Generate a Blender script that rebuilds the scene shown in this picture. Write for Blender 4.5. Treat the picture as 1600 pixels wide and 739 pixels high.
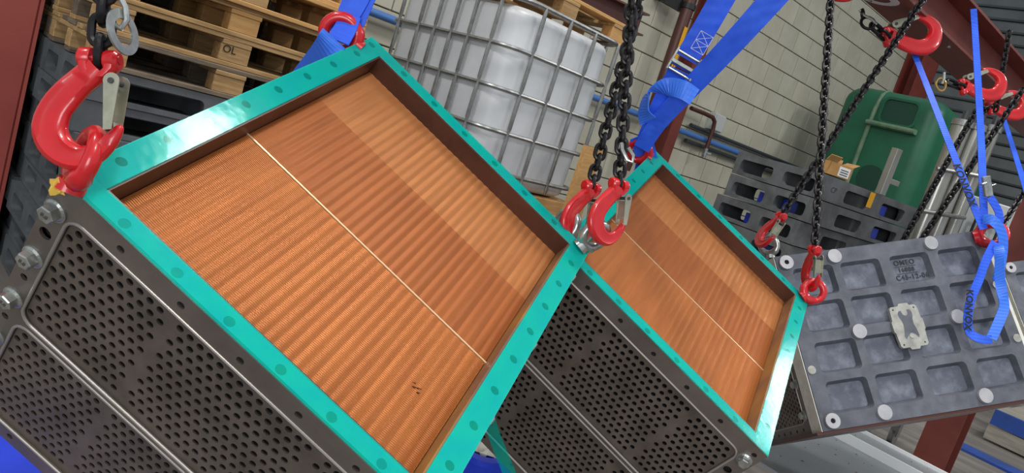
import bpy, bmesh, math, random
from mathutils import Vector, Matrix
from mathutils.geometry import tessellate_polygon
random.seed(7)
for _o in list(bpy.data.objects): bpy.data.objects.remove(_o)
SC = bpy.context.scene
COL = SC.collection
CAMZ = 1.5                       # eye height; every coordinate below is relative to the eye, GZ lifts it on to the floor
GZ = Matrix.Translation((0, 0, CAMZ))
# ---------------------------------------------------------------- camera, world, lamps, exposure
CAM_R = Vector((0.708814, -0.637356, 0.302258)); CAM_D = Vector((0.117085, -0.316247, -0.941424)); CAM_F = Vector((0.695611, 0.702684, -0.149535))
cd = bpy.data.cameras.new('camera'); cam = bpy.data.objects.new('camera', cd); COL.objects.link(cam)
cd.sensor_width = 36; cd.lens = 1195/1600*36; cd.clip_start = 0.02; cd.clip_end = 200
cam.matrix_world = Matrix(((CAM_R.x, -CAM_D.x, -CAM_F.x, 0), (CAM_R.y, -CAM_D.y, -CAM_F.y, 0), (CAM_R.z, -CAM_D.z, -CAM_F.z, CAMZ), (0, 0, 0, 1)))
SC.camera = cam
wd = bpy.data.worlds.new('world'); SC.world = wd; wd.use_nodes = True
wd.node_tree.nodes['Background'].inputs[0].default_value = (0.86, 0.93, 1.0, 1)
wd.node_tree.nodes['Background'].inputs[1].default_value = 0.55
SC.view_settings.view_transform = 'Standard'; SC.view_settings.look = 'None'; SC.view_settings.gamma = 1
SC.view_settings.use_curve_mapping = False
SC.view_settings.exposure = 0.0
def lamp(name, x, y, z, sx, sy, power, col=(1, 0.97, 0.92)):
    l = bpy.data.lights.new(name, 'AREA'); l.shape = 'RECTANGLE'; l.size = sx; l.size_y = sy; l.energy = power; l.color = col
    o = bpy.data.objects.new(name, l); COL.objects.link(o); o.location = (x, y, z+CAMZ)
    return o
# rows of high-bay lamps under the roof of the hall
for lx, ly in ((2.35, 1.95), (-1.2, -2.6), (6.5, -3.2), (10.5, -0.6), (-2.4, 2.6)):
    lamp('hall_lamp', lx, ly, 5.0, 0.45, 1.3, 170)

# added fill light, far behind the camera, brightens the tube sheet side
gl = lamp('rear_fill_light', -6.5, -5.5, 0.6, 4.0, 3.6, 330, (0.95, 0.98, 1.0))
gl.rotation_euler = (math.radians(90), 0, math.radians(-50))

# ---------------------------------------------------------------- helpers
def at(px, py, d):
    """point seen at a pixel of the 1600x739 photo, d metres ahead of the eye"""
    return CAM_R*((px-800)/1195*d) + CAM_D*((py-369.5)/1195*d) + CAM_F*d
def ray(px, py): return at(px, py, 1.0)
def V(*a): return Vector(a)
def hexc(h):
    h = h.lstrip('#'); c = [int(h[i:i+2], 16)/255 for i in (0, 2, 4)]
    return tuple((x/12.92 if x <= .04045 else ((x+.055)/1.055)**2.4) for x in c)
def frame(o, u, v, n):
    return Matrix(((u[0], v[0], n[0], o[0]), (u[1], v[1], n[1], o[1]), (u[2], v[2], n[2], o[2]), (0, 0, 0, 1)))

class MB:
    def __init__(s): s.v = []; s.f = []
    def add(s, vs, fs):
        b = len(s.v); s.v += [tuple(p) for p in vs]; s.f += [tuple(i+b for i in q) for q in fs]; return s
    def box(s, x0, y0, z0, x1, y1, z1):
        vs = [(x, y, z) for x in (x0, x1) for y in (y0, y1) for z in (z0, z1)]
        return s.add(vs, [(0, 1, 3, 2), (4, 6, 7, 5), (0, 4, 5, 1), (2, 3, 7, 6), (0, 2, 6, 4), (1, 5, 7, 3)])
    def bar(s, p0, p1, w, h, side=None):
        p0 = Vector(p0); p1 = Vector(p1); d = (p1-p0).normalized()
        a = Vector(side) if side is not None else (V(0, 0, 1) if abs(d.z) < .9 else V(1, 0, 0))
        a = (a - d*a.dot(d)).normalized(); b = d.cross(a)
        vs = [p + a*(i*w/2) + b*(j*h/2) for p in (p0, p1) for i, j in ((-1, -1), (1, -1), (1, 1), (-1, 1))]
        return s.add(vs, [(3, 2, 1, 0), (4, 5, 6, 7)] + [(k, (k+1) % 4, 4+(k+1) % 4, 4+k) for k in range(4)])
    def tube(s, path, r, seg=8, closed=False, caps=True):
        P = [Vector(p) for p in path]; n = len(P); rr = r if isinstance(r, (list, tuple)) else [r]*n
        prev = None; vs = []
        for i in range(n):
            if closed: t = P[(i+1) % n]-P[i-1]
            else: t = P[min(i+1, n-1)]-P[max(i-1, 0)]
            t.normalize()
            if prev is None:
                a = V(0, 0, 1) if abs(t.z) < .8 else V(1, 0, 0)
            else: a = prev
            a = (a - t*a.dot(t)).normalized(); prev = a; b = t.cross(a)
            for k in range(seg):
                w = 2*math.pi*k/seg; vs.append(P[i] + a*(math.cos(w)*rr[i]) + b*(math.sin(w)*rr[i]))
        fs = []
        for i in range(n if closed else n-1):
            j = (i+1) % n
            for k in range(seg): fs.append((i*seg+k, i*seg+(k+1) % seg, j*seg+(k+1) % seg, j*seg+k))
        if caps and not closed:
            fs.append(tuple(range(seg-1, -1, -1))); fs.append(tuple((n-1)*seg+k for k in range(seg)))
        return s.add(vs, fs)
    def cyl(s, p0, p1, r0, r1=None, seg=16): return s.tube([p0, p1], [r0, r0 if r1 is None else r1], seg)
    def prism(s, pts, z0, z1, mp=None):
        return s.plate(pts, [], z0, z1, mp)
    def plate(s, outer, holes, z0, z1, mp=None, back=True):
        """flat plate with holes; a hole is a point list, or (front points, back points, depth) for a closed pocket"""
        mp = mp or (lambda x, y, z: (x, y, z))
        hs = [h[0] if isinstance(h, tuple) else h for h in holes]
        loops = [outer]+hs
        tri = tessellate_polygon([[Vector((p[0], p[1], 0)) for p in l] for l in loops])
        flat = [p for l in loops for p in l]
        s.add([mp(p[0], p[1], z0) for p in flat], tri)
        if back and not any(isinstance(h, tuple) for h in holes): s.add([mp(p[0], p[1], z1) for p in flat], [t[::-1] for t in tri])
        elif back:
            t2 = tessellate_polygon([[Vector((p[0], p[1], 0)) for p in outer]]); s.add([mp(p[0], p[1], z1) for p in outer], [t[::-1] for t in t2])
        n = len(outer)
        s.add([mp(p[0], p[1], z) for z in (z0, z1) for p in outer], [(i, (i+1) % n, n+(i+1) % n, n+i) for i in range(n)])
        for h in holes:
            if isinstance(h, tuple):
                a, b, dz = h; n = len(a)
                s.add([mp(p[0], p[1], z0) for p in a]+[mp(p[0], p[1], z0+dz) for p in b], [(n+i, n+(i+1) % n, (i+1) % n, i) for i in range(n)])
                t3 = tessellate_polygon([[Vector((p[0], p[1], 0)) for p in b]]); s.add([mp(p[0], p[1], z0+dz) for p in b], t3)
            else:
                n = len(h); s.add([mp(p[0], p[1], z) for z in (z0, z1) for p in h], [(n+i, n+(i+1) % n, (i+1) % n, i) for i in range(n)])
        return s
    def sweep(s, secs, seg=12, power=2.6, dish=1.0):
        """secs: (centre, a, b) with half-axis vectors a, b; closed by caps"""
        vs = []; n = len(secs)
        for c, a, b in secs:
            for k in range(seg):
                w = 2*math.pi*k/seg; cw, sw = math.cos(w), math.sin(w)
                e = (abs(cw)**power+abs(sw)**power)**(-1/power)
                dk = dish if (abs(cw*e) < .62 and 5 < len(vs)/seg < n-8) else 1.0
                vs.append(Vector(c)+Vector(a)*(cw*e)+Vector(b)*(sw*e*dk))
        fs = [(i*seg+k, i*seg+(k+1) % seg, (i+1)*seg+(k+1) % seg, (i+1)*seg+k) for i in range(n-1) for k in range(seg)]
        fs += [tuple(range(seg-1, -1, -1)), tuple((n-1)*seg+k for k in range(seg))]
        return s.add(vs, fs)
    def ribbon(s, path, widths, th=.0025):
        """flat webbing: path points with half-width vectors"""
        P = [Vector(p) for p in path]; n = len(P); vs = []
        for i in range(n):
            t = (P[min(i+1, n-1)]-P[max(i-1, 0)]).normalized(); w = Vector(widths[i]); m = t.cross(w).normalized()*(th/2)
            vs += [P[i]-w-m, P[i]+w-m, P[i]+w+m, P[i]-w+m]
        fs = [(i*4+k, i*4+(k+1) % 4, i*4+4+(k+1) % 4, i*4+4+k) for i in range(n-1) for k in range(4)]
        fs += [(3, 2, 1, 0), tuple((n-1)*4+k for k in range(4))]
        return s.add(vs, fs)
    def mesh(s, name, m, smooth=False, bevel=0, bseg=1):
        me = bpy.data.meshes.new(name); bm = bmesh.new()
        bv = [bm.verts.new(p) for p in s.v]
        for q in s.f:
            try: bm.faces.new([bv[i] for i in q])
            except ValueError: pass
        bmesh.ops.remove_doubles(bm, verts=bm.verts, dist=1e-6)
        bmesh.ops.recalc_face_normals(bm, faces=bm.faces)
        if bevel: bmesh.ops.bevel(bm, geom=list(bm.edges), offset=bevel, segments=bseg, affect='EDGES', clamp_overlap=True)
        for fc in bm.faces: fc.smooth = bool(smooth)
        if smooth:
            for e in bm.edges:
                if len(e.link_faces) == 2 and e.calc_face_angle(0) > .7: e.smooth = False
        bm.to_mesh(me); bm.free(); me.materials.append(m); return me
    def build(s, name, m, parent=None, smooth=False, bevel=0, bseg=1, mtx=None):
        return inst(name, s.mesh(name, m, smooth, bevel, bseg), parent, mtx)
def inst(name, me, parent=None, mtx=None):
    o = bpy.data.objects.new(name, me); COL.objects.link(o)
    o.parent = parent
    m = mtx if mtx is not None else Matrix.Identity(4)
    o.matrix_basis = m if parent else GZ @ m
    return o
def tag(o, label=None, cat=None, group=None, kind=None):
    if label: o['label'] = label
    if cat: o['category'] = cat
    if group: o['group'] = group
    if kind: o['kind'] = kind
    return o
def thing(name, label, cat, mtx=None, group=None, kind=None):
    o = bpy.data.objects.new(name, None); COL.objects.link(o); o.empty_display_size = .05
    m = mtx if isinstance(mtx, Matrix) else Matrix.Translation(mtx if mtx is not None else (0, 0, 0))
    o.matrix_basis = GZ @ m
    return tag(o, label, cat, group, kind)
def copy_tree(o, parent=None, mtx=None):
    c = o.copy(); COL.objects.link(c); c.parent = parent
    if mtx is not None: c.matrix_basis = mtx
    for ch in list(o.children): copy_tree(ch, c)
    return c
def rrect(cx, cy, w, h, r, seg=4):
    pts = []
    for sx, sy, a0 in ((1, 1, 0), (-1, 1, 90), (-1, -1, 180), (1, -1, 270)):
        for k in range(seg+1):
            a = math.radians(a0+90*k/seg); pts.append((cx+sx*(w/2-r)+r*math.cos(a), cy+sy*(h/2-r)+r*math.sin(a)))
    return pts
def ngon(cx, cy, r, n=12, ph=0): return [(cx+r*math.cos(2*math.pi*k/n+ph), cy+r*math.sin(2*math.pi*k/n+ph)) for k in range(n)]
def rect(x0, y0, x1, y1): return [(x0, y0), (x1, y0), (x1, y1), (x0, y1)]
def text_obj(name, body, size, mtx, m, parent, ext=.0006, align='CENTER', space=1.0, bold=0.0):
    cu = bpy.data.curves.new(name, 'FONT'); cu.body = body; cu.size = size; cu.extrude = ext; cu.align_x = align; cu.align_y = 'CENTER'; cu.space_character = space
    cu.resolution_u = 3; cu.offset = size*bold
    t = bpy.data.objects.new(name+'_src', cu); COL.objects.link(t)
    me = bpy.data.meshes.new_from_object(t); bpy.data.objects.remove(t); me.materials.clear(); me.materials.append(m)
    return inst(name, me, parent, mtx)

# ---------------------------------------------------------------- materials
def mat(name, col, rough=.5, metal=0.0, col2=None, scale=6.0, mix=.5, bump=0.0, bscale=80.0, stretch=(1, 1, 1), rnd=0.0, spec=.5, wave=None, coat=0.0, detail=5):
    m = bpy.data.materials.new(name); m.use_nodes = True; nt = m.node_tree; N = nt.nodes; L = nt.links
    b = N['Principled BSDF']; b.inputs['Roughness'].default_value = rough; b.inputs['Metallic'].default_value = metal
    b.inputs['Specular IOR Level'].default_value = spec; b.inputs['Coat Weight'].default_value = coat
    c1 = hexc(col) if isinstance(col, str) else col
    b.inputs['Base Color'].default_value = (*c1, 1)
    tc = N.new('ShaderNodeTexCoord'); mp = N.new('ShaderNodeMapping'); mp.inputs['Scale'].default_value = stretch
    L.new(tc.outputs['Object'], mp.inputs['Vector']); out = None
    vec = mp.outputs['Vector']
    if rnd or col2:
        oi = N.new('ShaderNodeObjectInfo')
        va = N.new('ShaderNodeVectorMath'); va.operation = 'ADD'; sc = N.new('ShaderNodeVectorMath'); sc.operation = 'SCALE'; sc.inputs[3].default_value = 17.0
        cb = N.new('ShaderNodeCombineXYZ'); L.new(oi.outputs['Random'], cb.inputs[0]); L.new(oi.outputs['Random'], cb.inputs[2]); L.new(cb.outputs[0], sc.inputs[0])
        L.new(vec, va.inputs[0]); L.new(sc.outputs[0], va.inputs[1]); vec = va.outputs[0]
    if col2:
        c2 = hexc(col2) if isinstance(col2, str) else col2
        nz = N.new('ShaderNodeTexNoise'); nz.inputs['Scale'].default_value = scale; nz.inputs['Detail'].default_value = detail; nz.inputs['Roughness'].default_value = .6
        L.new(vec, nz.inputs['Vector'])
        rp = N.new('ShaderNodeValToRGB'); rp.color_ramp.elements[0].position = max(0, mix-.16); rp.color_ramp.elements[1].position = min(1, mix+.16)
        rp.color_ramp.elements[0].color = (*c1, 1); rp.color_ramp.elements[1].color = (*c2, 1)
        L.new(nz.outputs['Fac'], rp.inputs['Fac']); out = rp.outputs['Color']
    if rnd:
        hs = N.new('ShaderNodeHueSaturation'); mr = N.new('ShaderNodeMapRange'); mr.inputs[3].default_value = 1-rnd; mr.inputs[4].default_value = 1+rnd
        L.new(oi.outputs['Random'], mr.inputs[0]); L.new(mr.outputs[0], hs.inputs['Value'])
        if out: L.new(out, hs.inputs['Color'])
        else: hs.inputs['Color'].default_value = (*c1, 1)
        out = hs.outputs['Color']
    if out: L.new(out, b.inputs['Base Color'])
    h = None
    if bump:
        nb = N.new('ShaderNodeTexNoise'); nb.inputs['Scale'].default_value = bscale; nb.inputs['Detail'].default_value = 4
        L.new(vec, nb.inputs['Vector']); h = nb.outputs['Fac']
    if wave:                                     # (axis, period m, strength)
        ax, per, st = wave
        wv = N.new('ShaderNodeTexWave'); wv.bands_direction = ax; wv.inputs['Scale'].default_value = 2*math.pi/per/20; wv.inputs['Distortion'].default_value = 0
        L.new(tc.outputs['Object'], wv.inputs['Vector'])
        if h:
            ad = N.new('ShaderNodeMath'); ad.operation = 'MULTIPLY_ADD'; ad.inputs[1].default_value = st; L.new(wv.outputs['Fac'], ad.inputs[0]); L.new(h, ad.inputs[2]); h = ad.outputs[0]
        else: h = wv.outputs['Fac']
        bump = bump or st
    if h:
        bp = N.new('ShaderNodeBump'); bp.inputs['Strength'].default_value = bump; bp.inputs['Distance'].default_value = .002
        L.new(h, bp.inputs['Height']); L.new(bp.outputs['Normal'], b.inputs['Normal'])
    return m
M = {}
M['steel_sheet'] = mat('tube_sheet_steel', '#6f655d', .45, .35, '#574e47', 14, .5, .15, 60)
M['steel_rim'] = mat('sheet_rim_steel', '#766d66', .38, .4, '#645b55', 9, .5, .08, 90)
M['bright_edge'] = mat('bright_bevel', '#a8a39d', .4, .6)
M['hole_shade'] = mat('bore_shade', '#191614', .7, .1)  # near-black: the shade inside bores and bolt holes is put into the colour
M['flange'] = mat('flange_steel', '#aab2b4', .45, .1)
M['wall_brown'] = mat('brown_liner', '#5e3a2c', .42, .15, '#43291f', 5, .5, .1, 30)
M['wall_stain'] = mat('stained_liner', '#6e5142', .45, .1, '#a97c2c', 5, .56, .1, 30, detail=3)
M['copper'] = mat('copper_fins', '#bd7036', .40, .4, '#ad632e', 5, .5, .0, stretch=(1, 3, 1), rnd=.07, wave=('X', .0035, .5))
M['copper2'] = mat('copper_fins_pale', '#c68049', .40, .4, '#b9723e', 5, .5, .0, stretch=(1, 3, 1), rnd=.07, wave=('X', .0035, .5))
M['copper3'] = mat('copper_fins_dull', '#b06530', .40, .4, '#a25a2a', 5, .5, .0, stretch=(1, 3, 1), rnd=.07, wave=('X', .0035, .5))
M['copper_dark'] = mat('copper_backing', '#5e3016', .6, .2)
M['divider'] = mat('divider_metal', '#ebc79b', .35, .4)
M['zinc'] = mat('zinc_bolt', '#bfc2bf', .28, .85, '#8f9490', 40, .55)
M['red'] = mat('red_lacquer', '#d01a22', .28, .0, '#b8141b', 12, .55, .12, 60, coat=.4)
M['chain'] = mat('black_chain', '#2b292b', .32, .55, '#1e1c1e', 30, .5, .1, 200)
M['latch'] = mat('latch_steel', '#b9b8a6', .35, .7, '#9c9b88', 30, .5)
M['gold'] = mat('yellow_passivated', '#c9a860', .3, .8)
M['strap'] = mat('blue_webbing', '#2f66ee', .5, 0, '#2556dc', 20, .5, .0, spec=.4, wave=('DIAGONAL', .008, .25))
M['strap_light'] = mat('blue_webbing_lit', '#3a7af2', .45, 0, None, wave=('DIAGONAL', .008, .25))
M['print_black'] = mat('black_print', '#0c0d14', .6)
M['print_white'] = mat('white_thread', '#d8d9e4', .7)
M['cast'] = mat('cast_cover', '#696c76', .55, .2, '#50535c', 16, .5, .5, 45, detail=8)
M['cast_floor'] = mat('cast_pocket', '#5d616e', .6, .2, '#858a98', 22, .6, .6, 50, detail=8)
M['cast_text'] = mat('cast_letters', '#34363c', .6, .2)
M['alu'] = mat('bright_aluminium', '#e6e5da', .45, .1, '#cfcdbf', 30, .5, .1, 40, stretch=(20, 1, 1))
M['washer'] = mat('zinc_washer', '#c4c3c6', .4, .55, '#aeadb1', 20, .5)
M['emblem'] = mat('cast_emblem', '#b6b5ae', .5, .4, '#8f8f88', 30, .55, .3, 80)
M['brown_paint'] = mat('red_oxide_paint', '#7a3a31', .5, 0, '#6b3029', 5, .5, .1, 50)
M['column_red'] = mat('red_column_paint', '#8f4238', .5, 0, '#7a342c', 3, .5, .1, 50)
M['block'] = mat('sand_lime_block', '#bdbaa9', .85, 0, '#b1ad9b', 3, .5, .25, 60, rnd=.05)
M['mortar'] = mat('mortar', '#8e8878', .95, 0, '#7b7566', 20, .5, .3, 60)
M['concrete'] = mat('hall_floor', '#837d77', .6, 0, '#58534f', 2.2, .5, .2, 30, stretch=(2.5, .35, 1), detail=9)
M['cladding'] = mat('grey_cladding', '#6b7070', .5, .2, '#5d6262', 2, .5, rnd=.03)
M['ibc_tank'] = mat('milky_plastic', '#cfd2d5', .38, 0, '#bfc2c5', 2.5, .5)
M['galv'] = mat('galvanised_tube', '#a3a4a3', .35, .8, '#8b8c8b', 25, .5)
M['wood'] = mat('pallet_wood', '#b69566', .8, 0, '#8f7048', 5, .5, .3, 30, stretch=(1, 12, 12), rnd=.14)
M['wood_pale'] = mat('pale_pallet_wood', '#c79c62', .75, 0, '#b08450', 5, .5, .3, 30, stretch=(1, 12, 12), rnd=.1)
M['wood_grey'] = mat('weathered_wood', '#7d6f5d', .85, 0, '#574c40', 6, .5, .3, 30, stretch=(1, 10, 10), rnd=.16)
M['plastic_grey'] = mat('grey_pallet_plastic', '#606468', .6, 0, '#4a4e52', 5, .5, .25, 20, rnd=.1)
M['plastic_black'] = mat('black_pallet_plastic', '#6c6e71', .6, 0, '#4c4e50', 6, .5, .25, 20, rnd=.12)
M['green_tank'] = mat('green_tank', '#1f6b4c', .42, 0, '#1a5a40', 2, .5, .05, 8)
M['green_dark'] = mat('green_tank_recess', '#124534', .5)
M['green_lip'] = mat('pale_green', '#7d8f74', .7, 0, '#4d7a5f', 6, .5)  # paler, greyer green of the seam and the ledge
M['stainless'] = mat('stainless', '#b2b1ab', .3, .8, '#9c9a93', 6, .5, stretch=(30, 30, 1))
M['tray'] = mat('tray_metal', '#a3a7aa', .45, .35, '#959a9d', 3, .5, .05, 60)
M['tray_edge'] = mat('tray_edge', '#eceeef', .45, .1)
M['blue_plastic'] = mat('blue_plastic', '#1d3fd0', .35, 0, None, coat=.1)
M['blue_pipe'] = mat('blue_pipe', '#4a76b8', .4)
M['dark_pipe'] = mat('dark_pipe', '#3e4144', .4, .2)
M['brown_pipe'] = mat('brown_pipe', '#54302a', .35, .1)
M['paper'] = mat('white_paper', '#dcdad2', .8, 0, '#b8b4a8', 8, .55, .6, 12)
M['card'] = mat('cardboard', '#b98d55', .85, 0, '#a67c48', 6)
M['white'] = mat('white_label', '#dedede', .6)
M['cabinet'] = mat('pale_cabinet', '#b9bcbb', .45)
M['black'] = mat('black_rubber', '#191a1c', .5)
M['yellow'] = mat('yellow_label', '#e8a918', .5)
M['yellow_tape'] = mat('yellow_tape', '#d8b04a', .5)
M['red_plastic'] = mat('red_plastic', '#d3231c', .4)
M['rust'] = mat('rusty_frame', '#6d4b3d', .7, 0, '#4b3831', 20, .5)
M['blue_worn'] = mat('worn_blue_paint', '#1f479c', .55, 0, '#23407c', 6, .5)
M['plank_grey'] = mat('grey_plank', '#9a958a', .75, 0, '#7d786e', 4, .5, stretch=(8, 1, 8))
# green protective film: tinted, half see-through, with air bubbles
def film():
    m = bpy.data.materials.new('green_film'); m.use_nodes = True; nt = m.node_tree; N = nt.nodes; L = nt.links
    b = N['Principled BSDF']; b.inputs['Base Color'].default_value = (*hexc('#17b89c'), 1); b.inputs['Roughness'].default_value = .11
    tr = N.new('ShaderNodeBsdfTransparent'); tr.inputs[0].default_value = (*hexc('#a8f7f6'), 1)
    mx = N.new('ShaderNodeMixShader'); mx.inputs[0].default_value = .21
    tc = N.new('ShaderNodeTexCoord'); nz = N.new('ShaderNodeTexNoise'); nz.inputs['Scale'].default_value = 22; nz.inputs['Detail'].default_value = 6
    L.new(tc.outputs['Object'], nz.inputs['Vector'])
    vo = N.new('ShaderNodeTexVoronoi'); vo.inputs['Scale'].default_value = 60; L.new(tc.outputs['Object'], vo.inputs['Vector'])
    md = N.new('ShaderNodeMath'); md.operation = 'MULTIPLY_ADD'; md.inputs[1].default_value = .25; L.new(vo.outputs['Distance'], md.inputs[0]); L.new(nz.outputs['Fac'], md.inputs[2])
    bp = N.new('ShaderNodeBump'); bp.inputs['Strength'].default_value = .16; bp.inputs['Distance'].default_value = .002
    L.new(md.outputs[0], bp.inputs['Height']); L.new(bp.outputs['Normal'], b.inputs['Normal'])
    rp = N.new('ShaderNodeValToRGB'); rp.color_ramp.elements[0].color = (*hexc('#0acfc4'), 1); rp.color_ramp.elements[1].color = (*hexc('#1ee0bd'), 1)
    rp.color_ramp.elements[0].position = .35; rp.color_ramp.elements[1].position = .65
    L.new(nz.outputs['Fac'], rp.inputs['Fac']); L.new(rp.outputs['Color'], b.inputs['Base Color'])
    L.new(tr.outputs[0], mx.inputs[1]); L.new(b.outputs[0], mx.inputs[2]); L.new(mx.outputs[0], N['Material Output'].inputs[0])
    return m
M['film'] = film()

# ---------------------------------------------------------------- setting: floor, block wall, cladding, columns, gantry
FL = -1.5
fb = MB(); fb.box(-8, -8, FL-.1, 16, 6.3, FL); tag(fb.build('floor', M['concrete']), kind='structure')
WY = 5.85
wall = MB().box(-2, WY+.012, FL, 13.9, WY+.25, 4.6).build('wall_back', M['mortar']); tag(wall, kind='structure')
bw, bh, g = .437, .298, .012
full = MB().box(-bw/2+g/2, -.02, -bh/2+g/2, bw/2-g/2, .03, bh/2-g/2).mesh('block', M['block'], bevel=.004)
cand = []
for r in range(21):
    z = FL + bh*(r+.5) - .062
    for c in range(-5, 33):
        x = c*bw + (bw/2 if r % 2 else 0) + .08
        if x > 13.75: continue
        p = V(x, WY, z); d = p.dot(CAM_F); X = 800+1195*p.dot(CAM_R)/d; Y = 369.5+1195*p.dot(CAM_D)/d
        vis = 560 < X < 1480 and -30 < Y < 340
        cand.append((0 if vis else 1, d, x, z))
cand.sort()
rest = MB()
for i, (inv, d, x, z) in enumerate(cand):
    if i < 300 and not inv:
        inst('block', full, wall, Matrix.Translation((x, WY+.012-.01, z)))
    else:
        rest.box(x-bw/2+g/2, WY-.018, z-bh/2+g/2, x+bw/2-g/2, WY+.03, z+bh/2-g/2)
tag(rest.build('block_field', M['block'], wall), kind='stuff')
# grey horizontal cladding of the end wall
CX = 15.0
wr = MB().box(CX+.06, -6, FL, CX+.2, 6.3, 6.5).build('wall_right', M['dark_pipe']); tag(wr, kind='structure')
sl = MB().add([(0, -6, 0), (0, 6.3, 0), (-.03, -6, .03), (-.03, 6.3, .03), (-.03, -6, .16), (-.03, 6.3, .16), (0, -6, .19), (0, 6.3, .19), (.05, -6, 0), (.05, 6.3, 0), (.05, -6, .19), (.05, 6.3, .19)],
    [(0, 1, 3, 2), (2, 3, 5, 4), (4, 5, 7, 6), (0, 8, 9, 1), (6, 7, 11, 10), (8, 10, 11, 9), (0, 2, 4, 6, 10, 8), (1, 9, 11, 7, 5, 3)]).mesh('cladding_panel', M['cladding'])
for k in range(38): inst('cladding_panel', sl, wr, Matrix.Translation((CX, 0, FL+.21*k)))
def hbeam(mb, p0, p1, side, w=.2, h=.19, tf=.012, tw=.009):
    p0 = Vector(p0); p1 = Vector(p1); d = (p1-p0).normalized(); s = Vector(side).normalized(); up = s.cross(d)
    mb.bar(p0+up*(h/2-tf/2), p1+up*(h/2-tf/2), w, tf, s); mb.bar(p0-up*(h/2-tf/2), p1-up*(h/2-tf/2), w, tf, s)
    mb.bar(p0, p1, tw, h-2*tf, s); return mb
# column at the end of the block wall and the one half way along it
t = tag(hbeam(MB(), (13.78, 5.68, FL), (13.78, 5.68, 5), (1, 0, 0), .7, .28).build('steel_column', M['column_red']), 'red-brown steel column at the end of the block wall', 'column')
t = thing('steel_column', 'red-brown steel wall column behind the wide blue strap', 'column')
hbeam(MB(), (7.61, 5.71, FL), (7.61, 5.71, 4.6), (1, 0, 0), .18, .22, .014, .01).build('profile', M['brown_paint'], t)
MB().bar((7.80, 5.80, FL), (7.80, 5.80, 4.6), .025, .025).build('cable', M['dark_pipe'], t)
# red column at the left edge
t = thing('steel_column', 'red steel column at the far left beside the pallet stack', 'column')
hbeam(MB(), (.155, 2.1, FL), (.155, 2.1, 3), (1, 0, 0), .42, .3, .03, .02).build('profile', M['column_red'], t, bevel=.004)
MB().box(.365, 1.95, FL, .372, 2.25, 3).build('edge_plate', M['column_red'], t)
# gantry beam with its leg
BY, BZ0, BZ1 = 1.43, .845, 1.035
gan = thing('lifting_gantry', 'red-brown steel gantry beam with the slings hooked over its lower flange', 'gantry', (2, BY, BZ0))
O = Matrix.Translation((-2, -BY, -BZ0))
hbeam(MB(), (-2.5, BY, (BZ0+BZ1)/2), (7.2, BY, (BZ0+BZ1)/2), (0, 1, 0), .2, .19).build('beam', M['brown_paint'], gan, mtx=O, bevel=.001)
hbeam(MB(), (5.92, 1.365, FL), (5.92, 1.365, BZ0), (0, 1, 0), .19, .22, .012, .01).build('leg', M['brown_paint'], gan, mtx=O)
MB().box(5.80, 1.262, FL, 5.808, 1.468, BZ0-.0).build('leg_cover_plate', M['brown_paint'], gan, mtx=O)
lab = MB().plate(ngon(0, 0, .075, 28), [ngon(0, 0, .042, 24)], 0, .001)
LP = at(1374, -2, 2.70); LP = LP*(BZ0/LP.z)
lo = lab.build('load_label', M['white'], gan, mtx=O @ Matrix.Translation((LP.x, LP.y, BZ0-.0025))); tag(lo, 'round white number label')
for i, ch in enumerate('22811  A'):
    a = math.radians(250-28*i)
    text_obj('label_text', ch, .026, O @ Matrix.Translation((LP.x+.058*math.cos(a), LP.y+.058*math.sin(a), BZ0-.003)) @ Matrix.Rotation(math.pi, 4, 'X') @ Matrix.Rotation(-a-math.pi/2+math.pi, 4, 'Z'), M['print_black'], gan, .0003)
for bx in (3.05, 3.52, 4.3):
    MB().cyl((bx, BY-.06, BZ0-.006), (bx, BY-.06, BZ0), .009, seg=8).build('bolt_head', M['zinc'], gan, mtx=O)

# ---------------------------------------------------------------- coolers (local axes: x across the copper, y along the tube sheet, z into the block)
UW, UH, UD = .75, .615, .567
mapX = lambda y, z, x: (x, y, z)          # plates lying in the tube-sheet plane
def hex_bolt_mesh():
    b = MB(); b.cyl((0, 0, 0), (-.003, 0, 0), .0165, .0165, 20); b.cyl((-.003, 0, 0), (-.005, 0, 0), .0155, .0125, 20); b.cyl((-.005, 0, 0), (-.0165, 0, 0), .0125, .0125, 6); b.cyl((-.0165, 0, 0), (-.018, 0, 0), .0125, .011, 6)
    return b.mesh('hex_bolt', M['zinc'])
BOLT = hex_bolt_mesh()
def eye_mesh(R, r, name, m, base=True):
    """lifting eye: ring standing on a collar, z up from the seat"""
    b = MB(); n = 28
    b.tube([(R*math.cos(2*math.pi*k/n), 0, R+.012+R*math.sin(2*math.pi*k/n)) for k in range(n)], [r*(1.25 if math.sin(2*math.pi*k/n) < -.6 else 1) for k in range(n)], 10, closed=True)
    if base: b.cyl((0, 0, 0), (0, 0, .011), R*.62, R*.55, 20)
    return b.mesh(name, m, smooth=True)
EYE_RED = eye_mesh(.027, .0095, 'lifting_eye', M['red'])
EYE_ZINC = eye_mesh(.027, .0085, 'lifting_eye', M['zinc'])
EYE_RED_S = eye_mesh(.028, .010, 'lifting_eye', M['red'])
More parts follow.
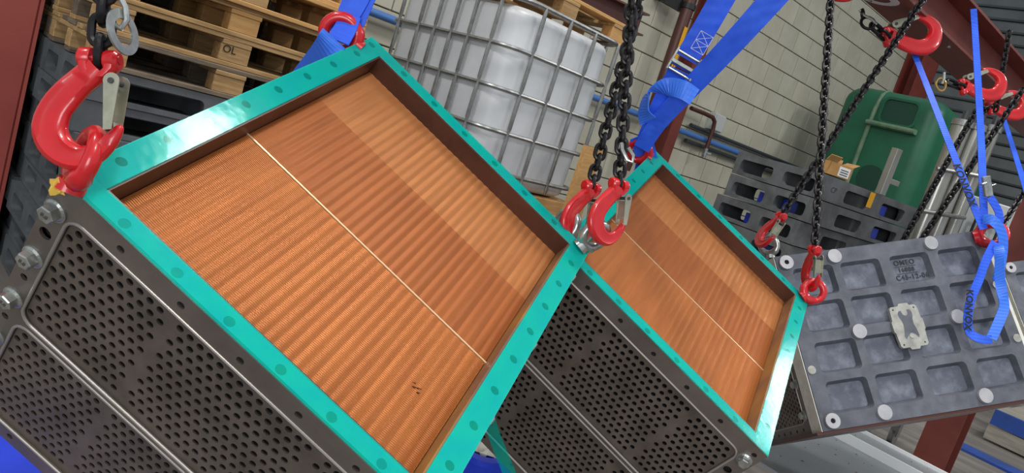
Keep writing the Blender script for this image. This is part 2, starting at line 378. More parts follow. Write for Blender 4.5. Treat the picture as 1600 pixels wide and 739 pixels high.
def perforated(y0, y1, z0, z1, x, r, gaps, rows, cols0, pitch, rowp):
    """panel whose tube bores are real holes: brick-laid square cells, each with a round bore"""
    b = MB(); bo = MB(); n = 12; dep = .05
    for j in range(rows):
        zc = z0 + rowp*(j+.5)
        off = cols0 + (pitch/2 if j % 2 == 0 else 0)
        k0 = 0; ys = y0; cells = []
        while True:
            yc = off + pitch*k0
            if yc + pitch/2 > y1: break
            if yc - pitch/2 >= y0-1e-6: cells.append(yc)
            k0 += 1
        za, zb = zc-rowp/2, zc+rowp/2
        if cells[0]-pitch/2 > y0+1e-5: b.add([(x, y0, za), (x, cells[0]-pitch/2, za), (x, cells[0]-pitch/2, zb), (x, y0, zb)], [(0, 1, 2, 3)])
        if y1 > cells[-1]+pitch/2+1e-5: b.add([(x, cells[-1]+pitch/2, za), (x, y1, za), (x, y1, zb), (x, cells[-1]+pitch/2, zb)], [(0, 1, 2, 3)])
        for yc in cells:
            ya, yb = yc-pitch/2, yc+pitch/2
            if any(abs(yc-gy-gs*(zc-z0)) < pitch*.5 for gy, gs in gaps):
                b.add([(x, ya, za), (x, yb, za), (x, yb, zb), (x, ya, zb)], [(0, 1, 2, 3)]); continue
            out = []; ins = []; bot = []
            for k in range(n):
                a = 2*math.pi*(k+.5)/n; c, s_ = math.cos(a), math.sin(a)
                ins.append((x, yc+r*c, zc+r*s_)); bot.append((x+dep, yc+r*.93*c, zc+r*.93*s_))
                e = max(abs(c)/(pitch/2), abs(s_)/(rowp/2)); out.append((x, yc+c/e, zc+s_/e))
            b.add(out+ins, [(k, (k+1) % n, n+(k+1) % n, n+k) for k in range(n)])
            mid = [(x+.003, p[1], p[2]) for p in ins]
            b.add(ins+mid, [(k, (k+1) % n, n+(k+1) % n, n+k) for k in range(n)])
            bo.add(mid+bot, [(k, (k+1) % n, n+(k+1) % n, n+k) for k in range(n)] + [tuple(n+k for k in range(n))])
            for cy_, cz_, i0 in ((yb, zb, None), (ya, zb, None), (ya, za, None), (yb, za, None)):
                # corner triangles left by the ring
                near = sorted(out, key=lambda q: (q[1]-cy_)**2+(q[2]-cz_)**2)[:2]
                b.add([near[0], near[1], (x, cy_, cz_)], [(0, 1, 2)])
    return b, bo
def tube_sheet(root, UH, UD, z00, pocket_z, bolts, threads, gaps):
    """left tube sheet with two sunk perforated fields"""
    y0, y1 = .036, UH-.036
    holes = []; edge = MB()
    for za, zb in pocket_z:
        o_ = rrect((y0+y1)/2, (za+zb)/2, y1-y0, zb-za, .022, 5); holes.append(o_)
    th = [ngon(t_[0], t_[1], t_[2] if len(t_) > 2 else .0058, 12) for t_ in threads]
    b = MB(); b.plate(rect(0, z00, UH, UD), holes+th, 0, .0045, mapX, back=False)
    b.box(.0346, .0, z00, .0345+.0005, UH, UD)
    for q in (rect(0, z00, UH, UD),):
        n = 4; b.add([mapX(p[0], p[1], x) for x in (.0045, .035) for p in q], [(i, (i+1) % n, n+(i+1) % n, n+i) for i in range(n)])
    sh = b.build('tube_sheet', M['steel_rim'], root)
    for t_ in threads:
        R_ = t_[2] if len(t_) > 2 else .0058; MB().tube([(.0040 if t_[1] < .03 else .010, t_[0], t_[1]), (.0050 if t_[1] < .03 else .03, t_[0], t_[1])], [R_-.0002 if t_[1] < .03 else R_+.003, R_-.0002], 12).build('threaded_hole', M['hole_shade'], sh)  # dark plug stands in for the shade down the hole
    for za, zb in pocket_z:
        o_ = rrect((y0+y1)/2, (za+zb)/2, y1-y0, zb-za, .022, 5); e = MB().tube([mapX(p[0], p[1], .0006) for p in o_], .0026, 8, closed=True)
        e.build('bead', M['bright_edge'], sh, smooth=True)
        rows = int((zb-za-.014)/.0178); zs = (za+zb)/2-rows*.0178/2
        p, bo = perforated(y0, y1, zs, zs+rows*.0178, .0045, .0055, gaps, rows, .0455, .0168, .0178)
        p.add([(.0045, y0, za), (.0045, y1, za), (.0045, y1, zs), (.0045, y0, zs)], [(0, 1, 2, 3)]); p.add([(.0045, y0, zs+rows*.0178), (.0045, y1, zs+rows*.0178), (.0045, y1, zb), (.0045, y0, zb)], [(0, 1, 2, 3)])
        p.build('perforated_field', M['steel_sheet'], sh); tag(bo.build('tube_bores', M['hole_shade'], sh, smooth=True), kind='stuff')
    for y, z in bolts: inst('hex_bolt', BOLT, root, Matrix.Translation((0, y, z)) @ Matrix.Rotation(random.random(), 4, 'X'))
    return sh
STRIPS = {}
def cooler(name, label, F, group):
    root = thing(name, label, 'heat exchanger', frame(*F), group)
    pz = ((.041, .277), (.289, .531))
    bolts = [(.018, .049), (.018, .150), (.018, .249), (.018, .35), (.018, .45), (UH-.021, .045), (UH-.021, .15), (UH-.021, .25), (UH-.021, .35), (UH-.021, .45)]
    thr = [(.012+.0975*k, .021) for k in range(1, 7)] + [(.012+.0975*k, UD-.018) for k in range(1, 7)] + [(.018, .099, .0095), (.018, .2), (.018, .3), (UH-.021, .095, .0095), (UH-.021, .2), (UH-.021, .3)]
    tube_sheet(root, UH, UD, .0003, pz, bolts, thr, [(.213, 0.), (.45, .0)])
    # flange ring round the copper face with its bolt holes under the film
    fl = [ngon(.015, .091+.0855*k, .0078) for k in range(6)] + [ngon(.736, .098+.0844*k, .0078) for k in range(6)] + \
         [ngon(.088+.083*k, .595, .0078) for k in range(8)] + [ngon(.081+.0836*k, .0185, .0078) for k in range(8)] + [ngon(.728, .015, .0078)]
    op = rect(.032, .042, .718, .573)
    f = MB().plate(rect(.0052, 0, UW, UH), [op]+fl, 0, .030).build('flange', M['flange'], root)
    for h in fl:
        c = (sum(p[0] for p in h)/len(h), sum(p[1] for p in h)/len(h))
        MB().cyl((c[0], c[1], .0016), (c[0], c[1], .029), .0080, seg=12).build('bolt_bore', M['hole_shade'], f)  # dark plug near the flange face gives the hole its shade
    # liners of the opening
    MB().box(.032, .042, .0005, .718, .046, .06).build('opening_liner', M['wall_brown'], root)
    tag(MB().box(.032, .569, .0005, .718, .573, .06).build('opening_liner', M['wall_stain'], root), 'brown liner with ochre stain')
    MB().box(.714, .046, .0005, .718, .569, .06).build('opening_liner', M['wall_brown'], root)
    MB().box(.032, .046, .0005, .036, .569, .06).build('opening_liner', M['wall_brown'], root)
    # outer skins of the block
    MB().box(.0355, .004, .0305, .715, .012, UD).build('side_plate', M['brown_paint'], root)
    MB().box(.0355, UH-.012, .0305, .715, UH-.004, UD).build('side_plate', M['brown_paint'], root)
    MB().box(.715, 0, .0305, UW, UH, UD).build('rear_tube_sheet', M['steel_rim'], root)
    # copper core: strips of fins, three blocks
    core = MB().box(.036, .046, .0475, .714, .569, .06).build('fin_core', M['copper_dark'], root)
    pit = .0168; n = 31
    for x0, x1, m in ((.036, .3265, 'copper'), (.3315, .530, 'copper3'), (.530, .714, 'copper2')):
        key = m
        if key not in STRIPS:
            L = x1-x0; prof = [(0, .0475)]+[(.0168*q/10,   .0400-.0008*max(0, math.sin(math.pi*(q/10)))**1.6) for q in range(11)]+[(.0168, .0475)]
            k = len(prof); STRIPS[key] = MB().add([(x, p[0], p[1]) for x in (0, L) for p in prof], [(i, (i+1) % k, k+(i+1) % k, k+i) for i in range(k)]+[tuple(range(k)), tuple(range(2*k-1, k-1, -1))]).mesh('fin_strip', M[m])
        for j in range(n): inst('fin_strip', STRIPS[key], core, Matrix.Translation((x0, .047+pit*j, 0)))
    MB().box(.3275, .046, .0382, .3303, .569, .0475).build('divider_strip', M['divider'], root)
    # film strips
    zt = -.0010; th = .0004
    def strip(x0, y0, x1, y1, z, lab=None):
        o = MB().box(x0, y0, z-th, x1, y1, z).build('film_strip', M['film'], root); return o
    strip(0.0005, .0005, .0330, UH-.0005, zt)
    strip(.717, .0005, UW-.0005, UH-.0005, zt)
    strip(.0335, .0005, .7165, .0435, zt); strip(.0335, .572, .7165, UH-.0005, zt)
    return root
FA = (V(.23837, .99836, -.2285), V(.77136, .50485, .38746), V(.63626, -.62466, -.45274), V(.01347, .59575, -.80306))
FB = (V(1.18895, 1.06564, -.2293), V(.83933, .42078, .34419), V(.54051, -.71364, -.44561), V(.05812, .56006, -.82641))
FC = (V(2.3907, 1.20703, -.17989), V(.76947, -.50473, .39135), V(-.00941, -.62164, -.78324), V(.63861, .599, -.48309))
GA = 'hanging heat exchangers with copper faces'
ua = cooler('heat_exchanger', 'large nearest heat exchanger with copper fins framed in green film', FA, GA)
ub = cooler('heat_exchanger', 'farther heat exchanger with copper fins, its corner behind the two red hooks', FB, GA)
def loc_in(F, p):
    d = Vector(p)-F[0]; return V(d.dot(F[1]), d.dot(F[2]), d.dot(F[3]))
def vec_in(F, p): return V(Vector(p).dot(F[1]), Vector(p).dot(F[2]), Vector(p).dot(F[3]))
def basis(zdir, xhint):
    z = Vector(zdir).normalized(); x = Vector(xhint); x = (x-z*x.dot(z)).normalized(); y = z.cross(x)
    return Matrix(((x.x, y.x, z.x, 0), (x.y, y.y, z.y, 0), (x.z, y.z, z.z, 0), (0, 0, 0, 1)))
def eye(root, F, me, pos, zdir, xhint, s=1.0, label=None):
    """lifting eye with its seat at pos (eye coordinates), standing along zdir"""
    o = inst('lifting_eye', me, root, Matrix.Translation(loc_in(F, pos)) @ basis(vec_in(F, zdir), vec_in(F, xhint)) @ Matrix.Scale(s, 4))
    if label: o['label'] = label
    return o
CR, CU, CB = CAM_R, -CAM_D, -CAM_F       # camera right, up, towards the eye
# A: left corner eye, top eye, right corner eye
eye(ua, FA, EYE_RED, at(108, 297, .905), (CU*.85+CR*.45+CB*.05), (CR*.62-CU*.25+CB*.72), 1.12, 'red lifting eye')
eye(ua, FA, EYE_RED, at(562, 80, 1.49), (-CR*.72+CU*.62+CB*.25), (CR*.6+CU*.7+CB*.2), 1.2, 'red lifting eye')
eye(ua, FA, EYE_ZINC, at(904, 387, 1.555), (CR*.80+CU*.60), (CR*-.45+CU*.6+CB*.66), 1.05, 'zinc lifting eye')
eye(ub, FB, EYE_ZINC, at(880, 378, 1.60), (CU*.9+CR*.2), (CR*.6+CB*.6), 1.0)
eye(ub, FB, EYE_RED, at(1017, 248, 2.18), (-CR*.7+CU*.45), (CR*.5+CU*.6+CB*.5), 1.05, 'red lifting eye')
eye(ub, FB, EYE_RED_S, at(1252, 465, 2.18), (CR*.85+CU*.45), (CR*.4-CU*.8+CB*.1), 1.0, 'red lifting eye')
for yb_, zb_ in ((.018, .049), (.018, .150), (.018, .249)):
    text_obj('grade_mark', '8.8', .0085, Matrix(((0, 0, -1, -.0183), (1, 0, 0, yb_), (0, -1, 0, zb_), (0, 0, 0, 1))), M['steel_sheet'], ua, .0005, bold=.02)
def onface(F, px_, py_, z):
    o = F[0]+F[3]*z; d = ray(px_, py_); return loc_in(F, d*(o.dot(F[3])/d.dot(F[3])))
for px_, py_, ln, w_ in ((651, 606, .014, .0022), (653, 614, .005, .0035), (647, 598, .005, .0012)):
    p = onface(FA, px_, py_, .0392); MB().bar(p-V(ln*.3, ln/2, 0), p+V(ln*.3, ln/2, 0), w_, .0008).build('dent', M['copper_dark'], ua)
# zinc bolt heads peeping out along the lower right side
for root, xs in ((ua, (.12, .245, .45, .70)), (ub, (.064, .227, .45))):
    for x in xs: inst('hex_bolt', BOLT, root, Matrix.Translation((x, UH-.004, .045)) @ Matrix.Rotation(-math.pi/2, 4, 'Z'))
# crumpled yellow tape left on the corner of A
ty = MB(); base = loc_in(FA, at(92, 292, .893)); rr = random.Random(3)
pts = [(base+vec_in(FA, CR*(x+rr.uniform(-.3, .3))*.0042+CU*(y+rr.uniform(-.4, .4))*.0052+CB*rr.uniform(0, .006))) for y in range(-2, 3) for x in range(-2, 3)]
ty.add(pts, [(r*5+c, r*5+c+1, r*5+c+6, r*5+c+5) for r in range(4) for c in range(4)])
ty.add([p-vec_in(FA, CB)*.0008 for p in pts], [(r*5+c, r*5+c+1, r*5+c+6, r*5+c+5) for r in range(4) for c in range(4)])
tag(ty.build('tape_scrap', M['yellow_tape'], ua), 'crumpled yellow tape')

# ---------------------------------------------------------------- unit with the cast cover
CH = .571; CD = .44
PX = (.118, .285, .462, .638); PY = (.099, .217, .349, .474)
def covered(name, label, F, detail=True):
    root = thing(name, label, 'heat exchanger', frame(*F), 'covered heat exchangers')
    holes = []
    for py in PY:
        for px_ in PX:
            o_ = rrect(px_, py, .140, .098, .014, 4); i_ = rrect(px_, py, .122, .082, .012, 4); holes.append((o_, i_, .022))
    c = MB(); c.plate(rect(0, 0, UW, CH), holes, 0, .032)
    cv = c.build('cast_cover', M['cast'], root)
    for h in holes:
        b = MB(); b.plate([(p[0], p[1]) for p in h[1]], [], .0205, .0219); b.build('pocket_floor', M['cast_floor'], cv)
    for x, y, bore in ((.031, .026, 1), (.201, .026, 0), (.551, .024, 0), (.207, .284, 0), (.554, .282, 0), (.034, .544, 1), (.207, .543, 0), (.553, .541, 0)):
        if bore: w = MB().plate(ngon(x, y, .0235, 24), [ngon(x, y, .008, 14)], -.012, -.0005)
        else: w = MB().plate(ngon(x, y, .0235, 24), [], -.012, -.0005)
        w.build('spacer_disc', M['washer'], root)
        if bore: MB().cyl((x, y, -.004), (x, y, -.0006), .0085, seg=14).build('disc_bore', M['hole_shade'], root)
    for x, y in ((.017, .382), (.733, .194), (.735, .378)): MB().plate(ngon(x, y, .0135, 18), [], -.003, -.0002).build('plug', M['emblem'], root)
    # bright machined edges
    MB().box(-.002, .0, .0325, UW, CH, .068).build('machined_frame', M['alu'], root)
    MB().box(-.0045, .0, .0006, -.0022, CH, .068).build('machined_edge', M['alu'], root)
    MB().box(UW+.0005, .0, .028, UW+.034, CH, .068).build('machined_ledge', M['alu'], root)
    MB().box(-.02, CH+.0005, .004, UW+.03, CH+.009, CD+.02).build('base_plate', M['brown_pipe'], root)
    tube_sheet_root = root
    pz = ((.105, .40),)
    tube_sheet(root, CH, CD, .0685, pz, [(CH-.06, .092), (CH-.16, .092), (CH-.26, .092)], [(CH-.018, .13+.05*k) for k in range(6)], [])
    MB().box(.0356, .004, .0685, UW-.004, CH-.004, CD).build('block_body', M['steel_rim'], root)
    return root
uc = covered('heat_exchanger', 'heat exchanger with dark cast cover showing emblem and pocket grid, blue strap hanging over it', FC)
# emblem plate and cast lettering
em = MB().plate([(.335, .222), (.36, .222), (.365, .214), (.395, .214), (.40, .222), (.418, .222), (.424, .228), (.427, .268), (.431, .272), (.431, .304), (.427, .308), (.424, .352), (.418, .358), (.395, .358), (.39, .366), (.362, .366), (.358, .358), (.335, .358), (.329, .352), (.326, .308), (.322, .304), (.322, .272), (.326, .268), (.329, .228)], [ngon(.34, .232, .003, 8), ngon(.413, .232, .003, 8), ngon(.34, .348, .003, 8), ngon(.413, .348, .003, 8)], -.010, .002)
emb = em.build('emblem_plate', M['emblem'], uc)
sil = [(.352, .248), (.356, .240), (.364, .237), (.366, .244), (.369, .252), (.377, .256), (.385, .252), (.387, .243), (.386, .236), (.395, .237), (.401, .245), (.400, .258), (.396, .268), (.395, .285), (.399, .300), (.402, .322), (.399, .330), (.393, .322), (.386, .316), (.377, .314), (.368, .317), (.361, .324), (.356, .331), (.352, .322), (.354, .314), (.358, .298), (.360, .283), (.358, .270), (.353, .258)]
MB().plate(sil, [], -.0108, -.0101).build('emblem_relief', M['cast'], emb)
MB().plate(ngon(.377, .322, .0085, 16), [], -.0116, -.0101).build('emblem_boss', M['emblem'], emb)
def ctext(s, size, x, y, z=.0195, m='cast_text', ext=.0012):
    return text_obj('cast_lettering', s, size, Matrix.Translation((x, y, z)) @ Matrix.Rotation(math.pi, 4, 'X'), M[m], uc, ext, space=1.15, bold=.015)
ctext('OMEO', .024, .452, .073); ctext('16888', .021, .452, .098); ctext('C45-12-06', .024, .466, .124)
MB().box(.415, .0845, .0195, .49, .0865, .0205).build('cast_rule', M['cast_text'], uc); MB().box(.415, .109, .0195, .49, .111, .0205).build('cast_rule', M['cast_text'], uc)
eye(uc, FC, EYE_ZINC, at(1203, 402, 2.53), (CU*.95-CR*.1), (CR*.75-CU*.1+CB*.5), 1.05, 'zinc lifting eye')
eye(uc, FC, EYE_RED, at(1521, 372, 2.62), (CR*.8+CU*.2+CB*.35), (CR*.1+CU*.6-CB*.4), 1.45, 'red lifting eye')
# a second covered unit behind, only its corner in the frame
dlt = at(1577, 419, 3.35)-(FC[0]+FC[1]*.031+FC[2]*.026)
FD = (FC[0]+dlt, FC[1], FC[2], FC[3])
ud = copy_tree(uc, None, GZ @ frame(*FD)); ud['label'] = 'covered heat exchanger cut by the right edge of the photo, behind the blue straps'
for ch in list(ud.children):
    if ch.name.startswith(('cast_lettering', 'emblem_plate', 'cast_rule', 'lifting_eye')):
        for g_ in list(ch.children): bpy.data.objects.remove(g_)
        bpy.data.objects.remove(ch)

# ---------------------------------------------------------------- chain slings
def link_mesh(name='chain_link', m=None, wire=.0047, r=.0102, s_=.0066):
    pts = []
    for k in range(9): a = -math.pi/2+math.pi*k/8; pts.append((r*math.sin(a) if False else r*math.cos(a+math.pi/2), 0, s_+r*math.sin(a+math.pi/2)))
    for k in range(9): a = math.pi+math.pi*k/8; pts.append((r*math.cos(a), 0, -s_+r*math.sin(a)))
    return MB().tube(pts, wire, 8, closed=True).mesh(name, m or M['chain'], smooth=True)
LINK = link_mesh()
def chain(root, org, p0, p1, k=1.0, roll=.5, skip=0):
    p0 = Vector(p0); p1 = Vector(p1); d = p1-p0; n = int(d.length/(.024*k)); d.normalize()
    a = CB - d*CB.dot(d); a.normalize(); b = d.cross(a)
    for i in range(skip, n):
        w = roll + (math.pi/2 if i % 2 else 0); x = a*math.cos(w)+b*math.sin(w); y = d.cross(x); c = p0+d*(.024*k*(i+.5))-org
        inst('chain_link', LINK, root, Matrix(((x.x, y.x, d.x, c.x), (x.y, y.y, d.y, c.y), (x.z, y.z, d.z, c.z), (0, 0, 0, 1))) @ Matrix.Scale(k, 4))
PXM = .00075
def hk(px, py): return ((px-155)*PXM, -(py-92)*PXM)
def hook_meshes():
    cen = [(153, 104, 22, 15), (141, 116, 22, 14), (127, 128, 22, 13), (108, 147, 24, 12), (90, 170, 25, 12), (81, 198, 27, 13), (88, 222, 26, 14), (106, 239, 23, 14), (128, 246, 20, 13), (148, 241, 17, 12), (165, 229, 14, 11), (179, 213, 11, 9), (188, 199, 7, 6), (191, 193, 3, 3)]
    fine = []
    for i in range(len(cen)-1):
        a, b, c, d = (cen[max(i-1, 0)], cen[i], cen[i+1], cen[min(i+2, len(cen)-1)])
        for q in range(3):
            t = q/3; fine.append(tuple(.5*(2*b[j]+(c[j]-a[j])*t+(2*a[j]-5*b[j]+4*c[j]-d[j])*t*t+(3*b[j]-a[j]-3*c[j]+d[j])*t**3) for j in range(4)))
    cen = fine+[cen[-1]]
    P = [V(*hk(c[0], c[1]), 0) for c in cen]; secs = []
    for i, c in enumerate(cen):
        t = (P[min(i+1, len(P)-1)]-P[max(i-1, 0)]).normalized(); nrm = V(-t.y, t.x, 0)
        secs.append((P[i], nrm*(c[2]*PXM), V(0, 0, c[3]*PXM)))
    b = MB(); b.sweep(secs, 20, 2.6, dish=.74)
    # clevis lugs either side of the last chain link, pin between them
    for sx, dy in ((-1, 1), (1, -3)):
        x0 = sx*10*PXM; x1 = sx*31*PXM; y = dy*PXM
        b.tube([(x0, y, 0), (x0+sx*.002, y, 0), (x1-sx*.003, y, 0), (x1, y, 0)], [.0115, .0125, .0125, .0095], 16)
        b.sweep([(V((x0+x1)/2, y, 0), V((x1-x0)/2, 0, 0), V(0, 0, .0115)), (V((x0+x1)/2-.001*sx, -.012, 0), V((x1-x0)/2, 0, 0), V(0, 0, .0115)), (V(-.002+.006*sx, -.022, 0), V((x1-x0)/2, 0, 0), V(0, 0, .010))], 12, 3)
    # rib line on the back of the bowl
    body = b.mesh('hook_body', M['red'], smooth=True)
    pin = MB().cyl((-.0245, 0, 0), (.0245, -.001, 0), .0055, seg=12).mesh('pin', M['red'])
    l = MB(); pv = hk(182, 128); tp = hk(177, 203)
    for z in (-.0125, .0105):
        pts = [(pv[0]+.0095*math.cos(a), pv[1]+.0095*math.sin(a)) for a in [math.radians(-20+220*k/9) for k in range(10)]] + [(tp[0]-.004, tp[1]), (tp[0]+.0055, tp[1]+.001)]
        l.plate(pts, [], z, z+.002)
    l.box(tp[0]-.0035, tp[1]+.012, -.011, tp[0]+.001, tp[1]+.05, .011)
    latch = l.mesh('latch', M['latch'], bevel=0)
    rv = MB().cyl((pv[0], pv[1], -.0145), (pv[0], pv[1], .0145), .0035, seg=10).mesh('rivet', M['dark_pipe'])
    return body, pin, latch, rv
HOOK, PIN, LATCH, RIVET = hook_meshes()
def hook(root, org, pos, xd, yd, s=1.0):
    """hook with its clevis pin at pos; xd towards the opening, yd up along the chain"""
    y = Vector(yd).normalized(); x = Vector(xd); x = (x-y*x.dot(y)).normalized(); z = x.cross(y); c = Vector(pos)-org
    m = Matrix(((x.x, y.x, z.x, c.x), (x.y, y.y, z.y, c.y), (x.z, y.z, z.z, c.z), (0, 0, 0, 1))) @ Matrix.Scale(s, 4)
    h = inst('hook', HOOK, root, m); inst('pin', PIN, h); inst('latch', LATCH, h); inst('rivet', RIVET, h)
    h['label'] = 'red sling hook'
    return h
def sling(label, pin, xd, yd, end, s=1.0, k=1.0, roll=.5, group='chain slings with red hooks', hooked=True):
    pin = Vector(pin); root = thing('chain_sling', label, 'chain', pin, group)
    if hooked: hook(root, pin, pin, xd, yd, s)
    d = (Vector(end)-pin).normalized()
    chain(root, pin, pin-d*.004*k, end, k, roll)
    return root
sl_a = sling('black chain with the biggest red hook, at the left corner of the nearest exchanger', at(156, 92, .885), CR, CU+CR*.03, V(.205, 1.33, .85), 1.0, 1.06, .25)
# identification ring on a small shackle beside the first chain
sh = MB(); c0 = at(184, 12, .875)-at(156, 92, .885)
sh.tube([c0+CR*(-.004)+CU*.03, c0+CR*.001+CU*.016, c0+CR*.009+CU*.0, c0+CR*.0105-CU*.014, c0+CR*.004-CU*.024, c0-CR*.003-CU*.020], .0035, 8); sh.build('ring_shackle', M['zinc'], sl_a, smooth=True)
tg = MB().plate(ngon(0, 0, .0265, 28), [ngon(0, 0, .0155, 24)], -.0012, .0012)
tag(tg.build('identification_ring', M['zinc'], sl_a, mtx=Matrix.Translation(at(192, 50, .872)-at(156, 92, .885)) @ basis(CR*.97+CB*.16+CU*.1, CU)), 'flat steel identification ring')
sl_b = sling('black chain with the front one of two red hooks at the nearest exchanger\'s right corner', at(967, 288, 1.555), CR*.8-CB*.6, CU+CR*.1, V(1.2577, 1.33, .85), .98, 1.0, .15)
sh = MB(); c0 = at(977, 240, 1.53)-at(967, 288, 1.555)
sh.tube([c0+CU*.022-CR*.008, c0+CU*.008-CR*.006, c0-CU*.012+CR*.004, c0-CU*.018+CR*.014, c0-CU*.004+CR*.016, c0+CU*.012+CR*.006], .004, 8); sh.build('ring_shackle', M['zinc'], sl_b, smooth=True)
sl_c = sling('slanting black chain with the rear one of two red hooks at the right corner', at(924, 292, 1.61), CR*.75-CB*.65, CU+CR*.15, V(1.4356, 1.33, .85), .98, 1.0, .15)
sl_d = sling('upright black chain with red hook in the red eye beside the cast cover', at(1273, 389, 2.17), CR*.12+CB*1, CU, V(2.248, 1.33, .85), .95, 1.0, .2)
sl_e = sling('long slanting black chain ending in a small tilted red hook before the black pallets', at(1221, 337, 2.49), CR*.25+CB*.9, CU*.85+CR*.5, at(1457, -23, 2.86), .95, 1.0, .2)
for lb, p0, p1, kk in (('black chain hanging behind the cast cover, the left one of two parallel chains', at(1402, 392, 2.9), at(1538, 150, 3.15), 1.0),
                   ('black chain hanging behind the cast cover, the right one of two parallel chains', at(1428, 392, 2.9), at(1603, 132, 3.05), 1.0)):
    sling(lb, p0, 0, 0, p1, 1, kk, .3, 'bare chains behind the cast cover', hooked=False)
sling('short black chain in front of the red gantry leg at the right edge', at(1566, 352, 3.3), 0, 0, at(1640, 240, 3.5), 1, 1.05, .3, 'bare chains behind the cast cover', hooked=False)
sling('short black chain hanging from a zinc shackle on the gantry beam top edge', at(1556, 172, 3.35), 0, 0, at(1577, 48, 3.45), 1, 1.0, .3, 'bare chains behind the cast cover', hooked=False)
# hooks gripping the lower flange of the gantry beam
def beam_hook(label, px, py, d, s, xd, yd, lk):
    p = at(px, py, d); root = sling(label, p, xd, yd, p+Vector(lk).normalized()*.055*s, s, s, .4, 'red hooks on the gantry flange'); return root
HX = CU*.93-CR*.36; HY = -CR*.93-CU*.36
bhk = beam_hook('big red hook gripping the gantry beam flange, left of the round white label', 1262, -26, 2.72, 1.5, HX, HY, HY)
bh1 = beam_hook('big red hook gripping the gantry flange beside the round white label', 1385, 58, 2.98, 1.62, HX, HY, -CR*.75+CU*.65)
bh2 = beam_hook('big red hook gripping the gantry flange, with a gold ring on its end', 1503, 136, 3.30, 1.45, HX, HY, -CR*.9+CU*.35)
bh3 = beam_hook('red hook at the right edge gripping the gantry flange below a chain', 1546, 168, 3.45, 1.35, HX, HY, HY)
def ring_on(root, org, px, py, d, R, r, m, zd):
    c = at(px, py, d)-org; B_ = basis(zd, CU); n = 22
    MB().tube([(R*math.cos(2*math.pi*k/n), R*math.sin(2*math.pi*k/n), 0) for k in range(n)], r, 8, closed=True).build('ring', m, root, smooth=True, mtx=Matrix.Translation(c) @ B_)
ring_on(bh1, at(1385, 58, 2.98), 1348, 22, 2.96, .018, .005, M['chain'], CR*.8+CB*.6)
ring_on(bh1, at(1385, 58, 2.98), 1356, 36, 2.96, .026, .006, M['chain'], CB*.9+CU*.3)
ring_on(bh2, at(1503, 136, 3.30), 1470, 132, 3.27, .027, .005, M['gold'], CB*.9+CR*.3)
for r_, o_, pts in ((bh1, at(1385, 58, 2.98), [(1343, 15), (1350, 24), (1362, 30), (1370, 38)]), (bh2, at(1503, 136, 3.30), [(1475, 113), (1475, 122), (1472, 131)])):
    MB().tube([at(x, y, 2.95 if r_ is bh1 else 3.27)-o_ for x, y in pts], .0055, 8).build('ring_shackle', M['zinc'], r_, smooth=True)

# ---------------------------------------------------------------- blue webbing straps
def webbing(root, org, pts, half, wdir=None, name='webbing', m='strap', th=.003, sub=6):
    P = [Vector(p)-org for p in pts]
    # Catmull-Rom
    Q = []
    for i in range(len(P)-1):
        a, b, c, d = P[max(i-1, 0)], P[i], P[i+1], P[min(i+2, len(P)-1)]
        for k in range(sub if len(P) > 2 else 1):
            t = k/sub; Q.append(.5*((2*b)+(c-a)*t+(2*a-5*b+4*c-d)*t*t+(3*b-a-3*c+d)*t**3))
    Q.append(P[-1]); W_ = []
    for i in range(len(Q)):
        t = (Q[min(i+1, len(Q)-1)]-Q[max(i-1, 0)]).normalized(); f = i/(len(Q)-1)
        if wdir is None: w = t.cross(CB)
        else:
            j = f*(len(wdir)-1); k = min(int(j), len(wdir)-2); w = Vector(wdir[k]).lerp(Vector(wdir[k+1]), j-k)
        w = (w-t*w.dot(t)).normalized(); h_ = half if not isinstance(half, (list, tuple)) else half[0]+(half[1]-half[0])*f
        W_.append(w*h_)
    return MB().ribbon(Q, W_, th).build(name, M[m], root, smooth=False)
def strap_text(root, org, s, p, along, up, size, m='print_black'):
    x = Vector(along).normalized(); y = Vector(up); y = (y-x*y.dot(x)).normalized(); z = x.cross(y); c = Vector(p)-org
    return text_obj('strap_print', s, size, Matrix(((x.x, y.x, z.x, c.x), (x.y, y.y, z.y, c.y), (x.z, y.z, z.z, c.z), (0, 0, 0, 1))), M[m], root, .0004, bold=.035)
# strap through the top eye of the nearest exchanger
o_ = at(533, 45, 1.47); t = thing('lifting_strap', 'wide blue strap through the red eye on the nearest exchanger', 'strap', o_, 'blue lifting straps')
webbing(t, o_, [at(527, 58, 1.478), at(541, 30, 1.475), at(556, -2, 1.472), at(570, -40, 1.47), at(600, -120, 1.5)], [.016, .034])
webbing(t, o_, [at(556, 38, 1.482), at(566, 12, 1.478), at(582, -30, 1.476), at(610, -120, 1.49)], [.016, .020])
webbing(t, o_, [at(548, 24, 1.468), at(540, 44, 1.462), at(528, 64, 1.448)], [.020, .022])
webbing(t, o_, [at(522, 60, 1.435), at(508, 79, 1.45), at(482, 114, 1.53), at(465, 138, 1.58)], [.028, .030], None, name='loose_tail', m='strap_light')
